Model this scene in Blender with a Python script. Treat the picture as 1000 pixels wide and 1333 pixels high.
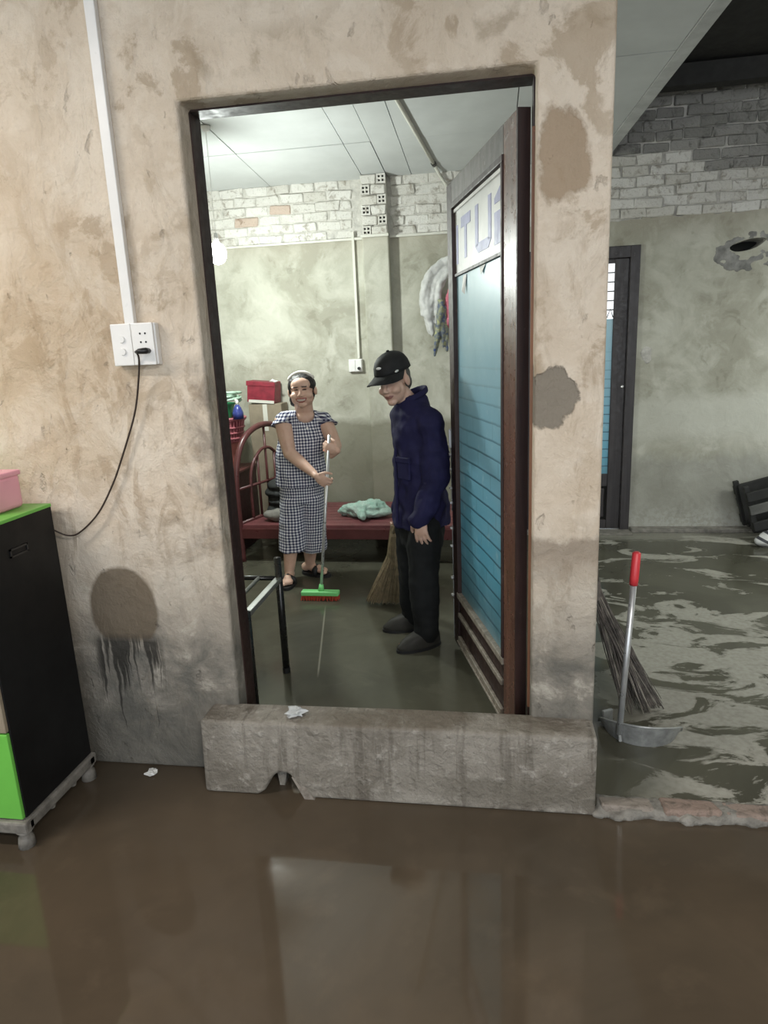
import bpy, bmesh, math, random
from mathutils import Vector, Matrix, noise as mnoise
random.seed(7)
scene = bpy.context.scene
COL = scene.collection
for o in list(bpy.data.objects):
    bpy.data.objects.remove(o)

# ------------------------------------------------------------------ camera
F_PX, PITCH, ROLL, YAW = 870.0, math.radians(13.6), math.radians(-2.5), math.radians(-9.3)
CAM = Vector((0.0, -2.288, 1.65))
FW = Vector((math.sin(YAW) * math.cos(PITCH), math.cos(YAW) * math.cos(PITCH), -math.sin(PITCH)))
_r = Vector((math.cos(YAW), -math.sin(YAW), 0)); _u = _r.cross(FW)
RT = math.cos(ROLL) * _r + math.sin(ROLL) * _u
UP = RT.cross(FW)
cd = bpy.data.cameras.new('camera'); cam = bpy.data.objects.new('camera', cd); COL.objects.link(cam)
cd.sensor_fit = 'HORIZONTAL'; cd.sensor_width = 36.0; cd.lens = F_PX / 1000 * 36; cd.clip_start = 0.02
mw = Matrix((RT, UP, -FW)).transposed().to_4x4(); mw.translation = CAM
cam.matrix_world = mw
scene.camera = cam

def at(px, py, Y):
    d = FW * F_PX + RT * (px - 500) - UP * (py - 666.5)
    return CAM + d * ((Y - CAM.y) / d.y)

def atz(px, py, Z):
    d = FW * F_PX + RT * (px - 500) - UP * (py - 666.5)
    return CAM + d * ((Z - CAM.z) / d.z)

# ------------------------------------------------------------------ world, exposure
w = bpy.data.worlds.new('world'); scene.world = w; w.use_nodes = True
bg = w.node_tree.nodes['Background']
bg.inputs[0].default_value = (0.86, 0.93, 1.0, 1); bg.inputs[1].default_value = 2.1
scene.view_settings.view_transform = 'Standard'
try: scene.view_settings.look = 'None'
except Exception: pass
scene.view_settings.gamma = 1.0
scene.view_settings.use_curve_mapping = False
scene.view_settings.exposure = 0.15
FRONT_LAMP_W, FRONT_LAMP2_W, BULB_W, SIDE_FILL_W = 50.0, 110.0, 95.0, 52.0

# ------------------------------------------------------------------ materials
def sock(x): return isinstance(x, bpy.types.NodeSocket)

class Mat:
    def __init__(s, name):
        s.m = bpy.data.materials.new(name); s.m.use_nodes = True
        s.nt = s.m.node_tree; s.nt.nodes.clear()
        s.out = s.nt.nodes.new('ShaderNodeOutputMaterial'); s.b = s.nt.nodes.new('ShaderNodeBsdfPrincipled')
        s.nt.links.new(s.b.outputs[0], s.out.inputs[0])
        s._pos = None
    def put(s, i, v):
        if sock(v): s.nt.links.new(v, i)
        else:
            if hasattr(i.default_value, '__len__') and len(i.default_value) == 4 and len(v) == 3: v = (*v, 1)
            i.default_value = v
    def set(s, **k):
        for n, v in k.items(): s.put(s.b.inputs[n.replace('_', ' ')], v)
        return s
    def math(s, op, a, b=0.0, c=None, clamp=False):
        n = s.nt.nodes.new('ShaderNodeMath'); n.operation = op; n.use_clamp = clamp
        s.put(n.inputs[0], a); s.put(n.inputs[1], b)
        if c is not None: s.put(n.inputs[2], c)
        return n.outputs[0]
    def mix(s, f, a, b):
        n = s.nt.nodes.new('ShaderNodeMix'); n.data_type = 'RGBA'
        s.put(n.inputs[0], f); s.put(n.inputs[6], a); s.put(n.inputs[7], b); return n.outputs[2]
    def ss(s, v, a, b, lo=0.0, hi=1.0):
        n = s.nt.nodes.new('ShaderNodeMapRange'); n.clamp = True
        s.put(n.inputs[0], v)
        for i, q in zip((1, 2, 3, 4), (a, b, lo, hi)): n.inputs[i].default_value = q
        return n.outputs[0]
    def pos(s, kind='world'):
        if kind == 'world': return s.nt.nodes.new('ShaderNodeNewGeometry').outputs['Position']
        return s.nt.nodes.new('ShaderNodeTexCoord').outputs['Object']
    def sep(s, v):
        n = s.nt.nodes.new('ShaderNodeSeparateXYZ'); s.put(n.inputs[0], v); return n.outputs
    def scalev(s, v, sc):
        n = s.nt.nodes.new('ShaderNodeVectorMath'); n.operation = 'MULTIPLY'
        s.put(n.inputs[0], v); n.inputs[1].default_value = sc; return n.outputs[0]
    def noise(s, v, scale, detail=5, rough=0.55, dist=0.0):
        n = s.nt.nodes.new('ShaderNodeTexNoise'); s.put(n.inputs['Vector'], v)
        n.inputs['Scale'].default_value = scale; n.inputs['Detail'].default_value = detail
        n.inputs['Roughness'].default_value = rough; n.inputs['Distortion'].default_value = dist
        return n.outputs[0]
    def bump(s, h, strength=0.3, dist=0.01):
        n = s.nt.nodes.new('ShaderNodeBump'); n.inputs['Strength'].default_value = strength
        n.inputs['Distance'].default_value = dist; s.put(n.inputs['Height'], h)
        s.nt.links.new(n.outputs[0], s.b.inputs['Normal']); return s
    def attr(s, name):
        n = s.nt.nodes.new('ShaderNodeAttribute'); n.attribute_name = name; return n
    def rnd(s): return s.nt.nodes.new('ShaderNodeObjectInfo').outputs['Random']

def simple(name, col, rough=0.5, metal=0.0, var=0.25, scale=9.0, bump=0.0, bscale=60.0, spec=None, col2=None, coat=0.0):
    M = Mat(name); p = M.pos('obj')
    c2 = col2 or tuple(c * (1 - var) for c in col)
    n = M.noise(p, scale, 5, 0.6)
    M.set(Base_Color=M.mix(M.ss(n, 0.35, 0.68), col, c2), Metallic=metal)
    M.set(Roughness=M.ss(M.noise(p, scale * 2.3, 3), 0.3, 0.7, max(0.03, rough - 0.08), min(1, rough + 0.08)))
    if spec is not None: M.set(Specular_IOR_Level=spec)
    if coat: M.set(Coat_Weight=coat, Coat_Roughness=0.15)
    if bump: M.bump(M.noise(p, bscale, 4), bump, 0.01)
    return M.m

def ellipse_mask(M, x, z, cx, cz, rx, rz, nz, warp=0.5, edge=0.12):
    """soft-edged stain with an irregular outline; 1 inside"""
    dx = M.math('DIVIDE', M.math('SUBTRACT', x, cx), rx); dz = M.math('DIVIDE', M.math('SUBTRACT', z, cz), rz)
    r = M.math('SQRT', M.math('ADD', M.math('MULTIPLY', dx, dx), M.math('MULTIPLY', dz, dz)))
    r = M.math('ADD', r, M.math('MULTIPLY', M.math('SUBTRACT', nz, 0.5), warp))
    return M.ss(r, 1.0 + edge, 1.0 - edge)

def plaster_front():
    M = Mat('old_beige_plaster'); p = M.pos(); x, y, z = M.sep(p)
    n1 = M.noise(p, 2.1, 8, 0.62, 0.6); n2 = M.noise(p, 6.5, 8, 0.65, 0.4); n3 = M.noise(p, 34, 6, 0.6)
    diag = M.noise(M.scalev(p, (4.2, 4, 1.6)), 2.2, 6, 0.6, 1.2)
    flake = M.noise(p, 5.0, 9, 0.62, 0.35); chip = M.noise(M.scalev(p, (1, 1, 0.55)), 15, 6, 0.6, 0.3); area = M.noise(p, 1.4, 3, 0.5)
    c = M.mix(M.ss(n1, 0.36, 0.64), (0.67, 0.58, 0.475), (0.555, 0.46, 0.355))
    c = M.mix(M.ss(n2, 0.50, 0.60, 0, 0.6), c, (0.68, 0.60, 0.50))
    c = M.mix(M.math('MULTIPLY', M.ss(diag, 0.53, 0.64, 0, 0.62), M.ss(z, 2.3, 1.75, 0.25, 1.0)), c, (0.37, 0.285, 0.20))
    c = M.mix(M.math('MULTIPLY', M.ss(flake, 0.54, 0.585), M.ss(area, 0.42, 0.56, 0.1, 0.7)), c, (0.385, 0.30, 0.21))
    c = M.mix(M.math('MULTIPLY', M.ss(flake, 0.44, 0.40), 0.5), c, (0.68, 0.60, 0.50))
    c = M.mix(M.math('MULTIPLY', M.ss(chip, 0.67, 0.70), M.ss(area, 0.48, 0.6, 0.0, 0.75)), c, (0.24, 0.18, 0.125))
    c = M.mix(M.ss(n3, 0.55, 0.75, 0, 0.3), c, (0.40, 0.32, 0.24))
    # yellowish brown drift on the left
    c = M.mix(M.math('MULTIPLY', ellipse_mask(M, x, z, -1.62, 1.75, 0.33, 0.42, n2, 1.4, 0.5), 0.42), c, (0.40, 0.28, 0.165))
    # flood marks: greyer, darker plaster in bands
    zz = M.math('ADD', z, M.math('MULTIPLY', M.math('SUBTRACT', n1, 0.5), 0.55))
    zz2 = M.math('ADD', z, M.math('MULTIPLY', M.math('SUBTRACT', n2, 0.5), 0.16))
    xs = M.ss(x, -1.0, 0.1)
    g1 = M.ss(zz, 1.12, 0.72)
    c = M.mix(M.math('MULTIPLY', g1, 0.6), c, (0.37, 0.34, 0.29))
    band = M.math('MULTIPLY', M.ss(zz2, 1.0, 0.975), M.ss(zz2, 0.80, 0.93))
    c = M.mix(M.math('MULTIPLY', M.math('MULTIPLY', band, xs), 0.75), c, (0.24, 0.195, 0.15))
    g2 = M.ss(M.math('ADD', zz2, M.math('MULTIPLY', M.math('SUBTRACT', n1, 0.5), 0.3)), 0.74, 0.50)
    c = M.mix(M.math('MULTIPLY', g2, M.ss(n2, 0.62, 0.4, 0.6, 0.95)), c, (0.125, 0.12, 0.105))
    g3 = M.ss(zz2, 0.42, 0.14)
    c = M.mix(M.math('MULTIPLY', g3, 0.6), c, (0.085, 0.082, 0.07))
    wh = M.math('MULTIPLY', M.ss(n2, 0.58, 0.66), M.math('MULTIPLY', M.ss(z, 1.0, 0.75), M.ss(z, 0.25, 0.4)))
    c = M.mix(M.math('MULTIPLY', wh, 0.5), c, (0.52, 0.49, 0.42))
    # arched damp stain with runs below it
    arch = ellipse_mask(M, x, z, -1.435, 0.70, 0.142, 0.175, n2, 0.16, 0.05)
    arch = M.math('MULTIPLY', arch, M.ss(z, 0.555, 0.58))
    c = M.mix(M.math('MULTIPLY', arch, 0.9), c, (0.135, 0.105, 0.072))
    run = M.math('MULTIPLY', M.math('MULTIPLY', M.ss(x, -1.60, -1.56), M.ss(x, -1.28, -1.32)), M.ss(z, 0.60, 0.56))
    wv = M.noise(p, 7, 3); xw = M.math('ADD', x, M.math('MULTIPLY', wv, 0.05))
    cx = M.nt.nodes.new('ShaderNodeCombineXYZ'); M.put(cx.inputs[0], M.math('MULTIPLY', xw, 34.0)); M.put(cx.inputs[2], M.math('MULTIPLY', z, 0.9))
    rs = M.noise(cx.outputs[0], 1.0, 4, 0.6)
    thr = M.math('ADD', 0.395, M.math('MULTIPLY', M.ss(z, 0.57, 0.14), 0.25))
    run = M.math('MULTIPLY', run, M.ss(M.math('SUBTRACT', rs, thr), 0.0, 0.05))
    c = M.mix(M.math('MULTIPLY', run, 0.9), c, (0.028, 0.026, 0.022))
    # fallen plaster patches on the pier
    m = ellipse_mask(M, x, z, 0.225, 2.20, 0.075, 0.13, flake, 2.6, 0.12)
    c = M.mix(M.math('MULTIPLY', m, 0.85), c, (0.32, 0.235, 0.155))
    m2 = ellipse_mask(M, x, z, 0.18, 1.47, 0.088, 0.098, flake, 2.2, 0.05)
    c = M.mix(m2, c, (0.235, 0.205, 0.165))
    # grime beside the jamb and around the lintel
    gj = M.math('MULTIPLY', M.ss(M.math('ABSOLUTE', M.math('ADD', x, 1.02)), 0.13, 0.02), M.ss(n2, 0.45, 0.62))
    gj = M.math('MULTIPLY', gj, M.math('MULTIPLY', M.ss(z, 1.75, 1.5), M.ss(z, 0.5, 0.8)))
    c = M.mix(M.math('MULTIPLY', gj, 0.65), c, (0.15, 0.12, 0.095))
    lint = M.math('MULTIPLY', M.math('MULTIPLY', M.ss(z, 2.50, 2.54), M.ss(z, 2.66, 2.60)), M.math('MULTIPLY', M.ss(x, -1.1, -0.95), M.ss(n2, 0.5, 0.6)))
    c = M.mix(M.math('MULTIPLY', lint, 0.6), c, (0.34, 0.265, 0.18))
    crack = M.math('ABSOLUTE', M.math('SUBTRACT', M.noise(p, 3.3, 4, 0.55, 0.8), 0.5))
    ck = M.math('MULTIPLY', M.ss(crack, 0.010, 0.002), M.ss(n1, 0.56, 0.64))
    c = M.mix(M.math('MULTIPLY', ck, 0.15), c, (0.22, 0.165, 0.11))
    M.set(Base_Color=c, Roughness=M.math('SUBTRACT', 0.9, M.math('MULTIPLY', g2, 0.2)), Specular_IOR_Level=0.25)
    h = M.math('ADD', M.math('MULTIPLY', n2, 0.9), M.math('MULTIPLY', n3, 0.25))
    h = M.math('SUBTRACT', h, M.math('MULTIPLY', m2, 0.5)); h = M.math('SUBTRACT', h, M.math('MULTIPLY', m, 0.2))
    h = M.math('ADD', h, M.math('MULTIPLY', M.ss(diag, 0.46, 0.62), 0.12))
    h = M.math('ADD', h, M.math('MULTIPLY', M.math('MULTIPLY', M.ss(flake, 0.44, 0.62), M.ss(area, 0.42, 0.58)), 0.25)); h = M.math('SUBTRACT', h, M.math('MULTIPLY', M.ss(chip, 0.64, 0.70), 0.4))
    M.bump(h, 0.7, 0.03)
    return M.m

def plaster_back():
    M = Mat('grey_green_plaster'); p = M.pos(); x, y, z = M.sep(p)
    n1 = M.noise(p, 1.7, 7, 0.6, 0.8); n2 = M.noise(p, 5.5, 8, 0.62, 0.6); n3 = M.noise(p, 30, 5)
    fk = M.noise(p, 3.2, 8, 0.6, 0.5)
    c = M.mix(M.ss(n1, 0.38, 0.62), (0.50, 0.495, 0.42), (0.35, 0.34, 0.275))
    c = M.mix(M.ss(fk, 0.52, 0.64, 0, 0.45), c, (0.29, 0.28, 0.22)); c = M.mix(M.ss(fk, 0.46, 0.36, 0, 0.5), c, (0.60, 0.595, 0.52))
    c = M.mix(M.math('MULTIPLY', M.ss(n2, 0.55, 0.62, 0, 0.6), M.ss(n1, 0.47, 0.56)), c, (0.25, 0.24, 0.185))
    c = M.mix(M.ss(n2, 0.46, 0.34, 0, 0.4), c, (0.56, 0.55, 0.47))
    zz = M.math('ADD', z, M.math('MULTIPLY', M.math('SUBTRACT', n1, 0.5), 0.30))
    low = M.math('MULTIPLY', M.ss(zz, 1.06, 1.0), M.ss(x, 0.6, 0.2))
    c = M.mix(M.math('MULTIPLY', low, 0.8), c, (0.20, 0.19, 0.14))
    r = M.ss(x, 0.6, 1.0)
    zr = M.math('ADD', z, M.math('MULTIPLY', M.math('SUBTRACT', n2, 0.5), 0.3))
    pale = M.math('MULTIPLY', M.math('MULTIPLY', M.ss(zr, 1.25, 1.12), M.ss(zr, 0.72, 0.9)), r)
    c = M.mix(M.math('MULTIPLY', pale, 0.7), c, (0.55, 0.55, 0.48))
    lowr = M.math('MULTIPLY', M.ss(zr, 0.72, 0.62), r)
    c = M.mix(M.math('MULTIPLY', lowr, 0.6), c, (0.27, 0.27, 0.24))
    c = M.mix(M.math('MULTIPLY', M.ss(z, 0.30, 0.1), M.math('MULTIPLY', r, M.ss(n3, 0.45, 0.55, 0.0, 0.35))), c, (0.5, 0.5, 0.47))
    top = M.math('MULTIPLY', M.ss(z, 2.35, 2.6), 0.5)
    c = M.mix(top, c, (0.40, 0.36, 0.29))
    M.set(Base_Color=c, Roughness=0.88, Specular_IOR_Level=0.25)
    M.bump(M.math('ADD', n2, M.math('MULTIPLY', n3, 0.25)), 0.5, 0.02)
    return M.m

def brick_mat(name, a, b, dark):
    M = Mat(name); p = M.pos(); x, y, z = M.sep(p)
    n = M.noise(p, 14, 6, 0.65, 0.5); n2 = M.noise(p, 55, 4)
    r = M.rnd()
    c = M.mix(r, a, b)
    c = M.mix(M.ss(n, 0.54, 0.66, 0, 0.75), c, dark)
    c = M.mix(M.ss(n2, 0.6, 0.7, 0, 0.4), c, dark)
    M.set(Base_Color=c, Roughness=0.9, Specular_IOR_Level=0.2)
    M.bump(M.math('ADD', n, M.math('MULTIPLY', n2, 0.4)), 0.6, 0.02)
    return M.m

def front_water():
    M = Mat('muddy_water_film'); p = M.pos(); x, y, z = M.sep(p)
    n = M.noise(p, 1.3, 6, 0.6, 0.5); n2 = M.noise(p, 5, 5, 0.6, 0.4); n3 = M.noise(p, 60, 3)
    c = M.mix(M.ss(n, 0.35, 0.65), (0.092, 0.068, 0.046), (0.060, 0.046, 0.032))
    c = M.mix(M.ss(n2, 0.55, 0.7, 0, 0.5), c, (0.108, 0.08, 0.055))
    c = M.mix(M.ss(y, -0.9, -0.15, 0, 0.25), c, (0.085, 0.072, 0.052))
    M.set(Base_Color=c, Roughness=M.ss(n2, 0.35, 0.7, 0.045, 0.09), IOR=1.4, Specular_IOR_Level=0.6)
    M.bump(M.noise(p, 5, 2), 0.02, 0.01)
    return M.m

def back_floor():
    M = Mat('wet_concrete'); p = M.pos(); x, y, z = M.sep(p)
    n = M.noise(p, 1.6, 7, 0.6, 0.8); n2 = M.noise(M.scalev(p, (1.0, 1.7, 1)), 2.6, 8, 0.62, 1.0); n3 = M.noise(p, 40, 5)
    wetr = M.ss(x, 0.45, 0.75)
    # drying patches on the right, more of them towards the front
    lim = M.math('ADD', n2, M.math('MULTIPLY', ellipse_mask(M, x, y, 1.0, 0.85, 0.62, 0.85, n, 0.6, 0.6), 0.13))
    dry = M.math('MULTIPLY', M.ss(lim, 0.555, 0.60), wetr)
    far = M.math('MULTIPLY', M.ss(y, 3.25, 3.38), wetr)
    dry = M.math('MAXIMUM', dry, M.math('MULTIPLY', far, 0.6))
    wet = M.mix(M.ss(n, 0.35, 0.65), (0.095, 0.092, 0.068), (0.062, 0.060, 0.044))
    wet = M.mix(M.ss(n2, 0.58, 0.68, 0, 0.4), wet, (0.125, 0.12, 0.09))
    dc = M.mix(M.ss(n3, 0.4, 0.65), (0.34, 0.33, 0.285), (0.27, 0.26, 0.22))
    c = M.mix(dry, wet, dc)
    # broom lines drawn in the slurry
    ln = M.math('ABSOLUTE', M.math('ADD', M.math('ADD', x, 0.97), M.math('MULTIPLY', M.math('SUBTRACT', y, 1.2), 0.20)))
    c = M.mix(M.math('MULTIPLY', M.ss(ln, 0.007, 0.002), M.math('MULTIPLY', M.ss(y, 0.75, 0.85), M.ss(y, 1.75, 1.55))), c, (0.22, 0.21, 0.165))
    rough = M.math('ADD', M.math('MULTIPLY', dry, 0.45), M.ss(n2, 0.3, 0.7, 0.10, 0.22))
    M.set(Base_Color=c, Roughness=rough, IOR=1.33)
    M.bump(M.math('ADD', M.math('MULTIPLY', n3, M.math('MULTIPLY', dry, 0.6)), M.math('MULTIPLY', n, 0.15)), 0.12, 0.01)
    return M.m

def sill_mat():
    M = Mat('grey_render'); p = M.pos(); x, y, z = M.sep(p)
    n = M.noise(p, 4.5, 8, 0.65, 0.5); n2 = M.noise(p, 26, 6, 0.6); st = M.noise(M.scalev(p, (24, 3, 2.2)), 1.0, 5, 0.6, 0.3)
    c = M.mix(M.ss(n, 0.36, 0.64), (0.29, 0.268, 0.232), (0.17, 0.152, 0.126))
    c = M.mix(M.ss(st, 0.53, 0.64, 0, 0.65), c, (0.115, 0.10, 0.082))
    c = M.mix(M.ss(n2, 0.56, 0.68, 0, 0.55), c, (0.43, 0.405, 0.36))
    zb = M.math('ADD', z, M.math('MULTIPLY', M.math('SUBTRACT', n, 0.5), 0.1))
    c = M.mix(M.math('MULTIPLY', M.math('MULTIPLY', M.ss(zb, 0.13, 0.11), M.ss(zb, 0.02, 0.05)), M.ss(x, -0.5, 0.0, 0.1, 0.7)), c, (0.15, 0.135, 0.11))
    c = M.mix(M.math('MULTIPLY', M.ss(z, 0.295, 0.305), M.ss(n, 0.4, 0.55, 0.25, 0.8)), c, (0.13, 0.105, 0.078))
    M.set(Base_Color=c, Roughness=0.82, Specular_IOR_Level=0.3)
    M.bump(M.math('ADD', n, M.math('MULTIPLY', n2, 0.7)), 0.95, 0.03)
    return M.m

def panel_film():
    M = Mat('blue_door_film'); p = M.pos(); x, y, z = M.sep(p)
    n = M.noise(p, 4, 6, 0.6, 0.4); n2 = M.noise(p, 20, 5)
    zz = M.math('ADD', z, M.math('MULTIPLY', M.math('SUBTRACT', n, 0.5), 0.015))
    f = M.math('FRACT', M.math('DIVIDE', zz, 0.074))
    line = M.math('MULTIPLY', M.ss(f, 0.17, 0.06), M.ss(z, 1.65, 1.05, 0.0, 1.0))
    row = M.math('FLOOR', M.math('DIVIDE', zz, 0.074))
    fy = M.math('FRACT', M.math('ADD', M.math('DIVIDE', y, 0.30), M.math('MULTIPLY', row, 0.37)))
    vl = M.math('MULTIPLY', M.ss(fy, 0.03, 0.012), M.ss(z, 1.5, 1.2, 0.0, 0.45))
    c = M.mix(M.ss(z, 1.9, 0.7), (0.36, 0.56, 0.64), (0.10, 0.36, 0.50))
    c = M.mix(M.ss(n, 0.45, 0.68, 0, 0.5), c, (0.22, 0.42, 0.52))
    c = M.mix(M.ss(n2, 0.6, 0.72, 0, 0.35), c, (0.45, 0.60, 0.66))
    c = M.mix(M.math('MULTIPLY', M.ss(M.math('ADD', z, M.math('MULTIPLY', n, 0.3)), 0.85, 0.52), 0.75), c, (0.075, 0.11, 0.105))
    c = M.mix(M.math('MULTIPLY', M.math('MAXIMUM', line, vl), 0.85), c, (0.02, 0.07, 0.11))
    M.set(Base_Color=c, Roughness=0.32)
    return M.m

def gingham():
    M = Mat('gingham_cotton')
    u = M.attr('gu').outputs['Fac']; v = M.attr('gv').outputs['Fac']
    def st(q): return M.math('LESS_THAN', M.math('FRACT', M.math('DIVIDE', q, 0.021)), 0.5)
    s = M.math('ADD', st(u), st(v))
    c = M.mix(M.ss(s, 0, 1), (0.78, 0.78, 0.80), (0.25, 0.26, 0.34)); c = M.mix(M.ss(s, 1, 2), c, (0.018, 0.02, 0.06))
    M.set(Base_Color=c, Roughness=0.85, Specular_IOR_Level=0.2)
    return M.m

def vcol(name, rough=0.5):
    M = Mat(name); a = M.attr('Col').outputs['Color']; p = M.pos('obj')
    n = M.noise(p, 30, 4)
    dark = M.nt.nodes.new('ShaderNodeMix'); dark.data_type = 'RGBA'; dark.blend_type = 'MULTIPLY'
    M.put(dark.inputs[0], M.ss(n, 0.4, 0.7, 0, 0.5)); M.put(dark.inputs[6], a); M.put(dark.inputs[7], (0.86, 0.78, 0.74))
    M.set(Base_Color=dark.outputs[2], Roughness=rough, Subsurface_Weight=0.08, Subsurface_Scale=0.01)
    return M.m

def emit(name, col, strength):
    M = Mat(name); M.set(Base_Color=(0.8, 0.8, 0.8), Emission_Color=col, Emission_Strength=strength); return M.m

def wood_mat(name, a, b, rough=0.35, vertical=True):
    M = Mat(name); p = M.pos()
    n = M.noise(M.scalev(p, (22, 22, 1.6)), 1.4, 6, 0.6, 0.4); n2 = M.noise(p, 30, 5)
    c = M.mix(M.ss(n, 0.38, 0.62), a, b); c = M.mix(M.ss(n2, 0.66, 0.74, 0, 0.5), c, tuple(min(1, q * 2.6 + 0.05) for q in a))
    M.set(Base_Color=c, Roughness=M.ss(n2, 0.3, 0.7, rough - 0.08, rough + 0.12)); M.bump(n, 0.12, 0.005)
    return M.m

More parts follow.
